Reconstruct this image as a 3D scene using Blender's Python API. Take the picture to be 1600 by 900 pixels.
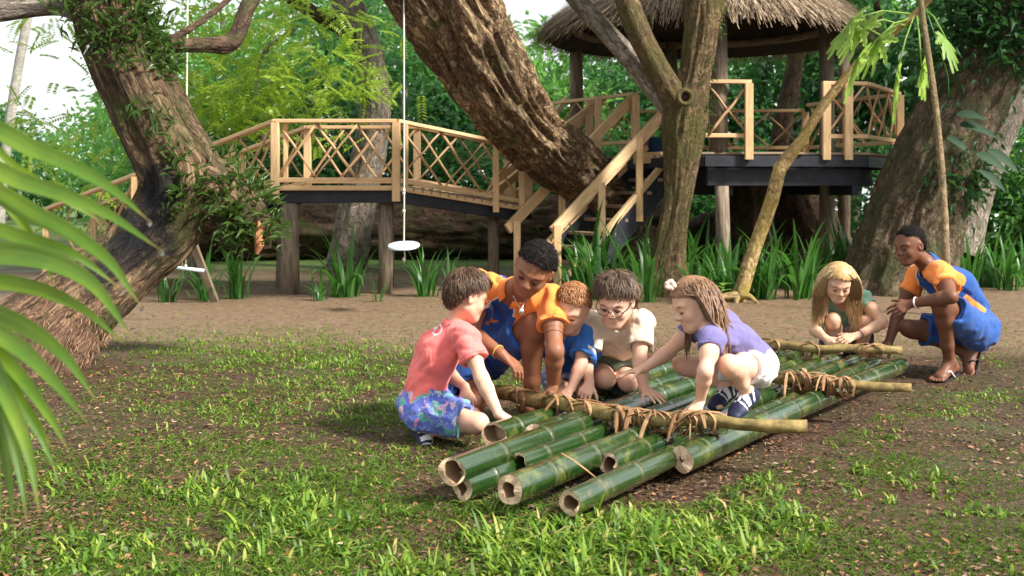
import bpy, math, random
import numpy as np
from mathutils import Vector

SC = bpy.context.scene
for o in list(bpy.data.objects):
    bpy.data.objects.remove(o)
COL = SC.collection
R = math.radians

# ------------------------------------------------------------------ camera
FPX, CAMH, HOR = 1800.0, 1.15, 300.0          # focal length in photo pixels, eye height, horizon row
cd = bpy.data.cameras.new('camera'); cam = bpy.data.objects.new('camera', cd); COL.objects.link(cam)
cd.sensor_width = 36.0; cd.lens = 36.0 * FPX / 1600.0
cd.shift_y = -150.0 / 1600.0
cd.clip_start = 0.05; cd.clip_end = 600.0
cam.location = (0, 0, CAMH); cam.rotation_euler = (R(90), 0, 0)
cd.dof.use_dof = True; cd.dof.focus_distance = 5.7; cd.dof.aperture_fstop = 5.6
SC.camera = cam

# ------------------------------------------------------------------ sky and sun (bright overcast, soft sun from the right)
SUN = np.array([0.70, -0.40, 0.68]); SUN = SUN / np.linalg.norm(SUN)
W = bpy.data.worlds.new('World'); SC.world = W; W.use_nodes = True
wn, wl = W.node_tree.nodes, W.node_tree.links
bg = wn['Background']
sky = wn.new('ShaderNodeTexSky'); sky.sky_type = 'NISHITA'; sky.sun_disc = False
sky.sun_elevation = math.asin(SUN[2]); sky.sun_rotation = math.atan2(SUN[0], SUN[1])
sky.dust_density = 4.0; sky.air_density = 1.2
cn = wn.new('ShaderNodeTexNoise'); cn.inputs['Scale'].default_value = 2.2; cn.inputs['Detail'].default_value = 5
cr = wn.new('ShaderNodeValToRGB'); cr.color_ramp.elements[0].position = 0.2; cr.color_ramp.elements[0].color = (.55, .55, .55, 1)
cr.color_ramp.elements[1].position = 0.75; cr.color_ramp.elements[1].color = (.95, .95, .95, 1)
mx = wn.new('ShaderNodeMixRGB'); mx.inputs[2].default_value = (10.5, 10.8, 11.0, 1)
tc = wn.new('ShaderNodeTexCoord')
wl.new(tc.outputs['Generated'], cn.inputs['Vector']); wl.new(cn.outputs['Fac'], cr.inputs['Fac'])
wl.new(cr.outputs['Color'], mx.inputs[0]); wl.new(sky.outputs['Color'], mx.inputs[1]); wl.new(mx.outputs['Color'], bg.inputs['Color'])
bg.inputs['Strength'].default_value = 0.068
sd = bpy.data.lights.new('sun', 'SUN'); sd.energy = 5.0; sd.angle = R(9); sd.color = (1.0, 0.95, 0.87)
sun = bpy.data.objects.new('sun', sd); COL.objects.link(sun)
sun.rotation_euler = Vector(SUN).to_track_quat('Z', 'Y').to_euler(); sun.location = (6, -5, 9)
SC.view_settings.view_transform = 'Standard'; SC.view_settings.look = 'None'
SC.view_settings.exposure = 0.98; SC.view_settings.gamma = 1.0
# ------------------------------------------------------------------ helpers
def P(x, y, d):
    """photo pixel at depth d -> place in the scene"""
    return np.array([(x - 800.0) * d / FPX, d, CAMH - (y - HOR) * d / FPX])
def G(x, y):
    """photo pixel on the ground"""
    return P(x, y, CAMH * FPX / (y - HOR))
def V3(*a): return np.array(a, float)
def nrm(v):
    v = np.asarray(v, float); return v / (np.linalg.norm(v) + 1e-12)
def lerp(a, b, t): return np.asarray(a) * (1 - t) + np.asarray(b) * t

def _h(ix, iy, iz, s):
    n = (ix * 374761393 + iy * 668265263 + iz * 2147483647 + s * 1274126177) & 0xffffffff
    n = ((n ^ (n >> 13)) * 1274126177) & 0xffffffff
    return ((n ^ (n >> 16)) & 0xffff) / 65535.0
def vnoise(p, s=0):
    p = np.asarray(p, float); i = np.floor(p).astype(np.int64); f = p - i; f = f * f * (3 - 2 * f)
    r = 0
    for dx in (0, 1):
        wx = f[..., 0] if dx else 1 - f[..., 0]
        for dy in (0, 1):
            wy = f[..., 1] if dy else 1 - f[..., 1]
            for dz in (0, 1):
                wz = f[..., 2] if dz else 1 - f[..., 2]
                r = r + wx * wy * wz * _h(i[..., 0] + dx, i[..., 1] + dy, i[..., 2] + dz, s)
    return r * 2 - 1
def fbm(p, oct=3, s=0):
    p = np.asarray(p, float); a, r = 1.0, 0
    for k in range(oct):
        r = r + a * vnoise(p * 2 ** k, s + k * 17); a *= .5
    return r

ROOT = {}                                   # thing -> world location of its base
def link(o): COL.objects.link(o); return o
def tag(o, label=None, cat=None, group=None, kind=None):
    if label: o['label'] = label
    if cat: o['category'] = cat
    if group: o['group'] = group
    if kind: o['kind'] = kind
    return o
def thing(name, loc, label, cat, group=None):
    o = link(bpy.data.objects.new(name, None)); o.empty_display_size = .1
    o.location = [float(v) for v in loc]; ROOT[o.as_pointer()] = np.array(loc, float)
    return tag(o, label, cat, group)
def mesh(name, V, F, mats, midx=None, smooth=True, uv=None, col=None):
    """V (n,3); F list of tuples or (m,k) array; uv per vertex; col per vertex float attribute"""
    me = bpy.data.meshes.new(name)
    V = np.asarray(V, np.float32)
    if isinstance(F, np.ndarray):
        m, k = F.shape
        me.vertices.add(len(V)); me.vertices.foreach_set('co', V.ravel())
        me.loops.add(m * k); me.loops.foreach_set('vertex_index', F.astype(np.int32).ravel())
        me.polygons.add(m); me.polygons.foreach_set('loop_start', np.arange(0, m * k, k, dtype=np.int32))
        me.polygons.foreach_set('loop_total', np.full(m, k, np.int32))
        me.update(calc_edges=True)
    else:
        me.from_pydata(V.tolist(), [], F)
    if uv is not None:
        li = np.zeros(len(me.loops), np.int32); me.loops.foreach_get('vertex_index', li)
        u = me.uv_layers.new(name='UVMap'); u.data.foreach_set('uv', np.asarray(uv, np.float32)[li].ravel())
    if col is not None:
        a = me.attributes.new('shade', 'FLOAT', 'POINT'); a.data.foreach_set('value', np.asarray(col, np.float32))
    for mt in (mats if isinstance(mats, (list, tuple)) else [mats]): me.materials.append(mt)
    if midx is not None: me.polygons.foreach_set('material_index', np.asarray(midx, np.int32))
    me.polygons.foreach_set('use_smooth', np.full(len(me.polygons), bool(smooth)))
    me.update()
    return me
def part(name, me, parent=None, label=None, kind=None, off=True):
    o = link(bpy.data.objects.new(name, me))
    if parent is not None:
        o.parent = parent
        if off:
            q = parent
            while q.parent is not None: q = q.parent
            r = ROOT.get(q.as_pointer())
            if r is not None and me.get('_s') is None:
                co = np.zeros(len(me.vertices) * 3, np.float32); me.vertices.foreach_get('co', co)
                co = co.reshape(-1, 3) - r.astype(np.float32); me.vertices.foreach_set('co', co.ravel()); me.update()
    if label: o['label'] = label
    if kind: o['kind'] = kind
    return o
def copy_tree(o, parent=None):
    c = o.copy(); COL.objects.link(c)
    if parent is not None: c.parent = parent
    for ch in list(o.children): copy_tree(ch, c)
    return c

class MB:
    """collects shapes (verts, faces, uv) that become ONE mesh"""
    def __init__(s): s.v, s.f, s.u, s.n, s.mi = [], [], [], 0, []
    def add(s, V, F, U=None, mi=0):
        V = np.asarray(V, float)
        s.v.append(V); s.f += [tuple(int(i) + s.n for i in f) for f in F]
        s.u.append(np.zeros((len(V), 2)) if U is None else np.asarray(U, float)); s.n += len(V); s.mi += [mi] * len(F)
        return s
    def bar(s, a, b, w, h, up=(0, 0, 1), ch=.006, mi=0):
        """chamfered timber from a to b: width w sideways, h along up"""
        a, b = np.asarray(a, float), np.asarray(b, float); t = nrm(b - a); L = np.linalg.norm(b - a)
        up = np.asarray(up, float)
        if abs(np.dot(t, up)) > .99: up = V3(0, 1, 0)
        x = nrm(np.cross(t, up)); z = np.cross(x, t)
        c = min(ch, w * .3, h * .3)
        pr = [(-w/2+c, -h/2), (w/2-c, -h/2), (w/2, -h/2+c), (w/2, h/2-c), (w/2-c, h/2), (-w/2+c, h/2), (-w/2, h/2-c), (-w/2, -h/2+c)]
        r = random.random() * 9
        V, U = [], []
        for e, (q, v) in enumerate(((a, 0), (b, L))):
            for i, (px, pz) in enumerate(pr):
                V.append(q + x * px + z * pz); U.append((i * .06 + r, v + r))
        F = [(i, (i + 1) % 8, 8 + (i + 1) % 8, 8 + i) for i in range(8)] + [tuple(range(7, -1, -1)), tuple(range(8, 16))]
        return s.add(V, F, U, mi)
    def tube(s, pts, rad, n=10, cap=True, jit=0, seed=0, mi=0):
        pts = np.asarray(pts, float); rad = np.broadcast_to(np.asarray(rad, float), (len(pts),))
        V, F, U = [], [], []
        fr = frames(pts); acc = 0
        for i in range(len(pts)):
            if i: acc += np.linalg.norm(pts[i] - pts[i - 1])
            t, x, y = fr[i]
            for k in range(n):
                a = 2 * math.pi * k / n
                rr = rad[i] * (1 + (jit * float(vnoise(np.array([math.cos(a) * 1.3 + seed * 7.1, math.sin(a) * 1.3, i * .6]))) if jit else 0))
                V.append(pts[i] + (x * math.cos(a) + y * math.sin(a)) * rr); U.append((abs(k / n - .5) * 2 * math.pi * rad[i], acc))
        for i in range(len(pts) - 1):
            for k in range(n):
                k2 = (k + 1) % n; F.append((i*n+k, i*n+k2, (i+1)*n+k2, (i+1)*n+k))
        if cap: F += [tuple(range(n - 1, -1, -1)), tuple((len(pts) - 1) * n + k for k in range(n))]
        return s.add(V, F, U, mi)
    def ball(s, c, r, nu=10, nv=7, mi=0):
        c = np.asarray(c, float); r = np.broadcast_to(np.asarray(r, float), (3,))
        V = [c + r * V3(0, 0, -1)]
        for j in range(1, nv):
            t = math.pi * j / nv - math.pi / 2
            for i in range(nu):
                a = 2 * math.pi * i / nu; V.append(c + r * V3(math.cos(t) * math.cos(a), math.cos(t) * math.sin(a), math.sin(t)))
        V.append(c + r * V3(0, 0, 1)); F = []
        for i in range(nu):
            F.append((0, 1 + (i + 1) % nu, 1 + i)); F.append((len(V) - 1, 1 + (nv - 2) * nu + i, 1 + (nv - 2) * nu + (i + 1) % nu))
        for j in range(nv - 2):
            for i in range(nu):
                i2 = (i + 1) % nu; F.append((1+j*nu+i, 1+j*nu+i2, 1+(j+1)*nu+i2, 1+(j+1)*nu+i))
        return s.add(V, F, None, mi)
    def me(s, name, mats, smooth=False):
        return mesh(name, np.concatenate(s.v), s.f, mats, midx=s.mi, smooth=smooth, uv=np.concatenate(s.u))
def frames(pts):
    pts = np.asarray(pts, float); out = []; x = None
    for i in range(len(pts)):
        t = nrm(pts[min(i + 1, len(pts) - 1)] - pts[max(i - 1, 0)])
        if x is None:
            ref = V3(0, 1, 0) if abs(t[1]) < .8 else V3(1, 0, 0)
            x = nrm(np.cross(ref, t))
        x = nrm(x - t * np.dot(x, t)); y = np.cross(t, x); out.append((t, x, y))
    return out
def spline(ctrl, n):
    """Catmull-Rom through rows (any number of columns)"""
    c = np.asarray(ctrl, float); k = len(c); e = np.vstack([2 * c[0] - c[1], c, 2 * c[-1] - c[-2]])
    out = []
    for q in np.linspace(0, k - 1, n):
        i = min(int(q), k - 2); t = q - i; a, b, d, f = e[i], e[i+1], e[i+2], e[i+3]
        out.append(.5 * (2*b + (d - a)*t + (2*a - 5*b + 4*d - f)*t*t + (3*b - a - 3*d + f)*t**3))
    return np.array(out)

# ------------------------------------------------------------------ implicit shapes -> one skin (people, shoes, clothes)
class Field:
    def __init__(s, pts, pad, h):
        pts = np.asarray(pts, float); s.lo = pts.min(0) - pad; s.h = h
        s.n = np.ceil((pts.max(0) + pad - s.lo) / h).astype(int) + 1
        s.a = np.full(s.n, 1.0, np.float32)
    def win(s, lo, hi):
        i0 = np.clip(np.floor((lo - s.lo) / s.h).astype(int), 0, s.n); i1 = np.clip(np.ceil((hi - s.lo) / s.h).astype(int) + 1, 0, s.n)
        if (i1 <= i0).any(): return None
        ax = [(s.lo[k] + s.h * np.arange(i0[k], i1[k])).astype(np.float32) for k in range(3)]
        return tuple(slice(i0[k], i1[k]) for k in range(3)), ax[0][:, None, None], ax[1][None, :, None], ax[2][None, None, :]
    def put(s, sl, d, k, op):
        A = s.a[sl]
        if op == 'add':
            if k > 0:
                hh = np.maximum(k - np.abs(A - d), 0) / k; s.a[sl] = np.minimum(A, d) - hh * hh * k * .25
            else: s.a[sl] = np.minimum(A, d)
        elif op == 'sub':
            if k > 0:
                hh = np.maximum(k - np.abs(A + d), 0) / k; s.a[sl] = np.maximum(A, -d) + hh * hh * k * .25
            else: s.a[sl] = np.maximum(A, -d)
        elif op == 'int': s.a[sl] = np.maximum(A, d)
    def cone(s, a, b, r1, r2, k=.02, op='add', cut=None, flat=None):
        """flat=(axis, factor) widens the limb along an axis"""
        a, b = np.asarray(a, float), np.asarray(b, float); m = max(r1, r2) * (flat[1] if flat else 1) + k + 3 * s.h
        w = s.win(np.minimum(a, b) - m, np.maximum(a, b) + m)
        if w is None: return s
        sl, X, Y, Z = w; ba = b - a; L = float(ba @ ba) + 1e-9
        px, py, pz = X - a[0], Y - a[1], Z - a[2]
        t = np.clip((px * ba[0] + py * ba[1] + pz * ba[2]) / L, 0, 1)
        qx, qy, qz = px - t * ba[0], py - t * ba[1], pz - t * ba[2]
        q2 = qx * qx + qy * qy + qz * qz
        if flat:
            ax = nrm(flat[0]); e = qx * ax[0] + qy * ax[1] + qz * ax[2]; q2 = np.maximum(q2 - e * e * (1 - 1 / flat[1] ** 2), 1e-10)
        d = np.sqrt(q2) - (r1 + (r2 - r1) * t)
        if cut:
            for (c, n) in cut: d = np.maximum(d, (X - c[0]) * n[0] + (Y - c[1]) * n[1] + (Z - c[2]) * n[2])
        s.put(sl, d.astype(np.float32), k, op); return s
    def chain(s, pts, rad, k=.02, op='add'):
        for i in range(len(pts) - 1): s.cone(pts[i], pts[i + 1], rad[i], rad[i + 1], k, op)
        return s
    def ell(s, c, ax, rad, k=.02, op='add'):
        c = np.asarray(c, float); rad = np.asarray(rad, float); m = rad.max() + k + 3 * s.h
        w = s.win(c - m, c + m)
        if w is None: return s
        sl, X, Y, Z = w; px, py, pz = X - c[0], Y - c[1], Z - c[2]; k0 = 0; k1 = 0
        for i in range(3):
            e = px * ax[i][0] + py * ax[i][1] + pz * ax[i][2]; k0 = k0 + (e / rad[i]) ** 2; k1 = k1 + (e / rad[i] ** 2) ** 2
        k0 = np.sqrt(k0); d = k0 * (k0 - 1) / (np.sqrt(k1) + 1e-6)
        s.put(sl, d.astype(np.float32), k, op); return s
    def plane(s, c, n, op='int'):
        """keep the side the normal points away from"""
        sl, X, Y, Z = s.win(s.lo, s.lo + s.h * s.n)
        s.put(sl, ((X - c[0]) * n[0] + (Y - c[1]) * n[1] + (Z - c[2]) * n[2]).astype(np.float32), 0, op); return s
    def wrinkle(s, amp, fn):
        idx = np.argwhere(np.abs(s.a) < amp * 2 + 2 * s.h)
        p = s.lo + idx * s.h; s.a[idx[:, 0], idx[:, 1], idx[:, 2]] += (amp * fn(p)).astype(np.float32); return s
    def mesh(s):
        A = s.a; A[[0, -1]] = 1; A[:, [0, -1]] = 1; A[:, :, [0, -1]] = 1
        ins = A < 0
        c = np.zeros(np.array(A.shape) - 1, np.uint8)
        for dx in (0, 1):
            for dy in (0, 1):
                for dz in (0, 1):
                    c += ins[dx:A.shape[0]-1+dx, dy:A.shape[1]-1+dy, dz:A.shape[2]-1+dz]
        act = (c > 0) & (c < 8); I = np.argwhere(act)
        num = np.full(act.shape, -1, np.int32); num[act] = np.arange(len(I))
        off = np.array([(x, y, z) for x in (0, 1) for y in (0, 1) for z in (0, 1)])
        val = np.stack([A[I[:, 0] + o[0], I[:, 1] + o[1], I[:, 2] + o[2]] for o in off], 1)
        acc = np.zeros((len(I), 3)); cnt = np.zeros(len(I))
        for i in range(8):
            for j in range(i + 1, 8):
                if np.abs(off[i] - off[j]).sum() != 1: continue
                m = (val[:, i] < 0) != (val[:, j] < 0)
                t = val[m, i] / (val[m, i] - val[m, j])
                acc[m] += off[i] + t[:, None] * (off[j] - off[i]); cnt[m] += 1
        Vv = s.lo + (I + acc / cnt[:, None]) * s.h
        Fs = []
        for ax in range(3):
            o1, o2 = [(1, 2), (2, 0), (0, 1)][ax]
            a = np.take(ins, range(A.shape[ax] - 1), ax); b = np.take(ins, range(1, A.shape[ax]), ax)
            E = np.argwhere(a != b); E = E[(E[:, o1] > 0) & (E[:, o2] > 0) & (E[:, o1] < A.shape[o1] - 1) & (E[:, o2] < A.shape[o2] - 1)]
            sg = ins[E[:, 0], E[:, 1], E[:, 2]]
            q = []
            for (u, v) in ((-1, -1), (0, -1), (0, 0), (-1, 0)):
                C = E.copy(); C[:, o1] += u; C[:, o2] += v; q.append(num[C[:, 0], C[:, 1], C[:, 2]])
            q = np.stack(q, 1); q[~sg] = q[~sg][:, ::-1]; Fs.append(q)
        return Vv, np.concatenate(Fs)
# ------------------------------------------------------------------ materials
class M:
    def __init__(s, name, rough=.7, spec=.35):
        s.m = bpy.data.materials.new(name); s.m.use_nodes = True
        s.N, s.L = s.m.node_tree.nodes, s.m.node_tree.links
        s.b = s.N['Principled BSDF']; s.out = s.N['Material Output']
        s.b.inputs['Roughness'].default_value = rough; s.b.inputs['Specular IOR Level'].default_value = spec
    def new(s, t, **kw):
        n = s.N.new(t)
        for k, v in kw.items():
            if k in n.inputs.keys(): n.inputs[k].default_value = v
            else: setattr(n, k, v)
        return n
    def coord(s, kind='Object', scale=(1, 1, 1)):
        t = s.new('ShaderNodeTexCoord'); mp = s.new('ShaderNodeMapping'); mp.inputs['Scale'].default_value = scale
        s.L.new(t.outputs[kind], mp.inputs[0]); return mp.outputs[0]
    def noise(s, vec, scale, detail=4, rough=.55, dist=0):
        n = s.new('ShaderNodeTexNoise', Scale=scale, Detail=detail, Roughness=rough, Distortion=dist); s.L.new(vec, n.inputs['Vector']); return n.outputs['Fac']
    def vor(s, vec, scale, feature='F1', rnd=1.0, out='Distance'):
        n = s.new('ShaderNodeTexVoronoi'); n.feature = feature; n.inputs['Scale'].default_value = scale
        n.inputs['Randomness'].default_value = rnd; s.L.new(vec, n.inputs['Vector']); return n.outputs[out]
    def ramp(s, fac, stops):
        r = s.new('ShaderNodeValToRGB'); e = r.color_ramp.elements
        while len(e) < len(stops): e.new(.5)
        for q, (p, c) in zip(e, stops): q.position = p; q.color = (*c, 1) if len(c) == 3 else c
        s.L.new(fac, r.inputs[0]); return r.outputs[0]
    def val(s, fac, a, b, lo=0, hi=1):
        r = s.new('ShaderNodeMapRange'); r.inputs[1].default_value = a; r.inputs[2].default_value = b
        r.inputs[3].default_value = lo; r.inputs[4].default_value = hi; s.L.new(fac, r.inputs[0]); return r.outputs[0]
    def mix(s, fac, a, b, mode='MIX'):
        n = s.new('ShaderNodeMixRGB'); n.blend_type = mode
        for i, v in ((0, fac), (1, a), (2, b)):
            if isinstance(v, (int, float)): n.inputs[i].default_value = v
            elif isinstance(v, tuple): n.inputs[i].default_value = (*v, 1)
            else: s.L.new(v, n.inputs[i])
        return n.outputs[0]
    def math(s, op, a, b=0.0):
        n = s.new('ShaderNodeMath'); n.operation = op
        for i, v in ((0, a), (1, b)):
            if isinstance(v, (int, float)): n.inputs[i].default_value = v
            else: s.L.new(v, n.inputs[i])
        return n.outputs[0]
    def attr(s, name):
        n = s.new('ShaderNodeAttribute'); n.attribute_name = name; return n.outputs['Fac']
    def island(s): return s.new('ShaderNodeNewGeometry').outputs['Random Per Island']
    def rand(s): return s.new('ShaderNodeObjectInfo').outputs['Random']
    def col(s, c): 
        if isinstance(c, tuple): s.b.inputs['Base Color'].default_value = (*c, 1)
        else: s.L.new(c, s.b.inputs['Base Color'])
        return s
    def rgh(s, f): s.L.new(f, s.b.inputs['Roughness']); return s
    def bump(s, h, strength=.5, dist=.01):
        n = s.new('ShaderNodeBump', Strength=strength, Distance=dist); s.L.new(h, n.inputs['Height'])
        s.L.new(n.outputs[0], s.b.inputs['Normal']); return s
    def trans(s, c, w):
        """leaf: light passes through"""
        t = s.new('ShaderNodeBsdfTranslucent'); mxs = s.new('ShaderNodeMixShader'); mxs.inputs[0].default_value = w
        if isinstance(c, tuple): t.inputs[0].default_value = (*c, 1)
        else: s.L.new(c, t.inputs[0])
        s.L.new(s.b.outputs[0], mxs.inputs[1]); s.L.new(t.outputs[0], mxs.inputs[2]); s.L.new(mxs.outputs[0], s.out.inputs[0]); return s

def flat_mat(name, c, rough=.6, spec=.4):
    return M(name, rough, spec).col(c).m

def wood_mat(name, base, dark, rough=.6):
    m = M(name, rough); uv = m.coord('UV', (14, 1.4, 1)); g = m.noise(uv, 3.2, 5, .6, .6)
    kn = m.vor(m.coord('UV', (5, 1.1, 1)), 1.6); kn = m.val(kn, .0, .16, 0, 1)
    c = m.ramp(g, [(.3, dark), (.52, base), (.75, tuple(min(1, x * 1.25) for x in base))])
    c = m.mix(m.val(kn, 0, 1, .75, 0), c, tuple(x * .6 for x in dark))
    c = m.mix(m.val(m.rand(), 0, 1, .0, .45), c, tuple(a * k for a, k in zip(base, (.98, .80, .60))))
    w = m.noise(m.coord('Object'), 1.7, 3); c = m.mix(m.val(w, .55, .8, 0, .35), c, tuple(x * .55 for x in dark))
    m.col(c).bump(g, .25, .004); return m.m
W_PINE = wood_mat('pine timber', (.60, .42, .235), (.42, .26, .13))
W_GREY = wood_mat('weathered board', (.27, .20, .14), (.12, .085, .06), .75)
W_STICK = wood_mat('peeled stick', (.48, .31, .17), (.30, .17, .085))
def post_mat():
    m = M('round post wood', .8); uv = m.coord('UV', (9, .9, 1)); g = m.noise(uv, 4, 6, .65, .4)
    big = m.noise(m.coord('Object'), 2.2, 3)
    c = m.ramp(g, [(.3, (.06, .045, .032)), (.5, (.19, .145, .10)), (.72, (.30, .24, .175))])
    c = m.mix(m.val(big, .45, .75, 0, .75), c, (.06, .05, .038)); m.col(c).bump(g, .5, .012); return m.m
POST = post_mat()
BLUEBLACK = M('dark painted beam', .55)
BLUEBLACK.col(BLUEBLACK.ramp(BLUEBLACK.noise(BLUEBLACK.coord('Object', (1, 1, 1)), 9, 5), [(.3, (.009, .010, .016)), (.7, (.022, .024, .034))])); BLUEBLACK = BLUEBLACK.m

def bark_mat(name, light, mid, dark, su=7., sv=2.2, moss=0., mosscol=(.05, .07, .015), depth=.03, stain=()):
    m = M(name, .85, .25); uv = m.coord('UV', (su, sv, 1))
    wob = m.noise(m.coord('UV', (3, 1.5, 1)), 2, 3); 
    cmb = m.new('ShaderNodeVectorMath'); cmb.operation = 'ADD'; m.L.new(uv, cmb.inputs[0]); 
    w2 = m.new('ShaderNodeTexNoise', Scale=1.6, Detail=3); m.L.new(uv, w2.inputs['Vector']); 
    sc = m.new('ShaderNodeVectorMath'); sc.operation = 'SCALE'; sc.inputs['Scale'].default_value = .9; m.L.new(w2.outputs['Color'], sc.inputs[0]); m.L.new(sc.outputs[0], cmb.inputs[1])
    rid = m.noise(cmb.outputs[0], 1.5, 5, .62, .5); rid = m.math('ABSOLUTE', m.math('SUBTRACT', rid, .5)); crack = m.vor(cmb.outputs[0], 1.25, 'DISTANCE_TO_EDGE')
    fine = m.noise(m.coord('UV', (su * 2.2, sv * 2.4, 1)), 4, 6, .72); fine2 = m.noise(m.coord('UV', (su * 5, sv * 5, 1)), 3, 3, .6)
    h = m.math('ADD', m.math('MULTIPLY', m.val(rid, 0, .13), .55), m.math('ADD', m.math('MULTIPLY', m.val(crack, 0, .12), .25), m.math('ADD', m.math('MULTIPLY', fine, .55), m.math('MULTIPLY', fine2, .3))))
    c = m.ramp(m.math('MULTIPLY', h, .62), [(.26, dark), (.50, mid), (.74, light)])
    pat = m.noise(m.coord('Object'), 1.3, 4, .6); c = m.mix(m.val(pat, .4, .7, 0, .55), c, dark)
    if moss:
        ms = m.noise(m.coord('Object'), 3.1, 5, .65); c = m.mix(m.val(ms, .62 - moss * .3, .75 - moss * .2, 0, .8), c, mosscol)
    for (p0, r) in stain:
        ds = m.new('ShaderNodeVectorMath'); ds.operation = 'DISTANCE'; m.L.new(m.coord('Object'), ds.inputs[0]); ds.inputs[1].default_value = p0
        k = m.val(m.math('ADD', ds.outputs['Value'], m.math('MULTIPLY', m.math('SUBTRACT', m.noise(m.coord('Object'), 5, 4), .5), r * 2.6)), r * .55, r * 1.05); k1 = m.math('SUBTRACT', 1.0, k)
        c = m.mix(m.math('MULTIPLY', k1, .85), c, (.012, .012, .015)); m.rgh(m.val(k1, 0, 1, .85, .38))
    m.col(c).bump(h, .9, depth); return m.m
BARK_MAIN = bark_mat('ridged brown bark', (.52, .38, .21), (.19, .115, .066), (.022, .013, .009), 15, 4.6, .3)
BARK_LEFT = bark_mat('mossy dark bark', (.30, .20, .11), (.13, .08, .045), (.018, .012, .008), 10, 2.8, .6, (.045, .055, .015), stain=[(tuple(P(222, 345, 7.75) - V3(-3.4, 7.6, 0)), .24), (tuple(P(196, 392, 7.7) - V3(-3.4, 7.6, 0)), .22), (tuple(P(250, 285, 7.76) - V3(-3.4, 7.6, 0)), .17), (tuple(P(160, 430, 7.6) - V3(-3.4, 7.6, 0)), .16)])
BARK_FORK = bark_mat('fork tree bark', (.32, .215, .115), (.145, .092, .05), (.02, .013, .008), 12, 5.0, .8, (.085, .08, .02))
BARK_GREY = bark_mat('grey bark', (.38, .33, .27), (.24, .20, .16), (.07, .055, .042), 9, 3.5, .2)
BARK_BIG = bark_mat('big tree bark', (.26, .185, .12), (.12, .082, .053), (.018, .012, .008), 10, 4.2, .7, (.05, .06, .02))
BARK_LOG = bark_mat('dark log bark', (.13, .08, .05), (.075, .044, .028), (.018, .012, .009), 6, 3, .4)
BARK_PALM = bark_mat('pale palm bark', (.40, .38, .34), (.32, .30, .26), (.16, .14, .12), 3, 8, 0, depth=.006)
BARK_PAP = bark_mat('yellow lichen bark', (.54, .40, .20), (.33, .225, .095), (.09, .06, .025), 11, 6, .55, (.30, .22, .045), .008)
BARK_THIN = bark_mat('brown sapling bark', (.34, .26, .15), (.22, .16, .09), (.08, .055, .03), 11, 6, .5, (.14, .12, .04), .008)
FIBRE = bark_mat('reddish root fibre', (.36, .22, .14), (.18, .10, .062), (.025, .014, .01), 20, 4.5, 0, depth=.02)

def leaf_mat(name, c1, c2, tl, w=.35, rough=.4, spec=.45, uvrib=False):
    m = M(name, rough, spec); r = m.island(); big = m.noise(m.coord('Object'), .9, 2)
    c = m.mix(r, c1, c2); c = m.mix(m.val(big, .4, .7, 0, .5), c, tuple(x * .7 for x in c1))
    m.col(c).trans(m.mix(r, tl, tuple(x * .7 for x in tl)), w); return m.m
L_MID = leaf_mat('mid green leaf', (.05, .15, .03), (.12, .27, .06), (.26, .58, .11), .5, .3, .7)
L_DARK = leaf_mat('dark green leaf', (.020, .08, .026), (.058, .16, .05), (.12, .36, .08), .42, .28, .8)
L_YEL = leaf_mat('yellow green leaflet', (.19, .31, .025), (.33, .42, .04), (.50, .74, .08), .5)
L_FERN = leaf_mat('fern leaf', (.03, .075, .015), (.085, .15, .03), (.12, .22, .03), .3)
L_LILY = leaf_mat('strap leaf', (.03, .105, .018), (.075, .20, .03), (.12, .33, .04), .35, .35)
def obj_leaf(name, c1, c2, tl, w=.35, rough=.35):
    m = M(name, rough, .5); n = m.noise(m.coord('UV', (260, .8, 1)), 1.4, 3); r = m.rand()
    c = m.mix(r, c1, c2); c = m.mix(m.val(n, .4, .65, 0, .5), c, tuple(x * 1.35 for x in c2))
    m.col(c).bump(n, .25, .004).trans(m.mix(m.val(n, .4, .65), tl, tuple(x * 1.25 for x in tl)), w); return m.m
L_STRAP = obj_leaf('lily blade', (.018, .075, .014), (.05, .15, .024), (.08, .26, .03), .32)
def palm_mat():
    m = M('palm leaflet', .3, .5); n = m.noise(m.coord('UV', (330, .5, 1)), 1.6, 3); r = m.rand(); b = m.noise(m.coord('Object'), 9, 3)
    c = m.mix(m.val(n, .35, .65), (.030, .095, .008), (.11, .21, .016)); c = m.mix(m.val(b, .45, .7, 0, .6), c, (.22, .30, .02)); c = m.mix(m.math('MULTIPLY', r, .4), c, (.06, .15, .015))
    sp = m.new('ShaderNodeSeparateXYZ'); m.L.new(m.coord('UV'), sp.inputs[0]); c = m.mix(m.val(m.math('ADD', sp.outputs[1], m.math('MULTIPLY', b, .05)), .385, .42), c, (.22, .12, .04))
    m.col(c).bump(n, .4, .004).trans(m.mix(m.val(n, .35, .65), (.16, .30, .02), (.36, .48, .04)), .32); return m.m
L_PALM = palm_mat()
L_PHIL = obj_leaf('broad glossy leaf', (.006, .030, .010), (.012, .05, .014), (.03, .09, .02), .2, .75)
L_PAPA = obj_leaf('papaya leaf', (.16, .30, .06), (.28, .38, .09), (.40, .60, .12), .45, .5)

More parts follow.
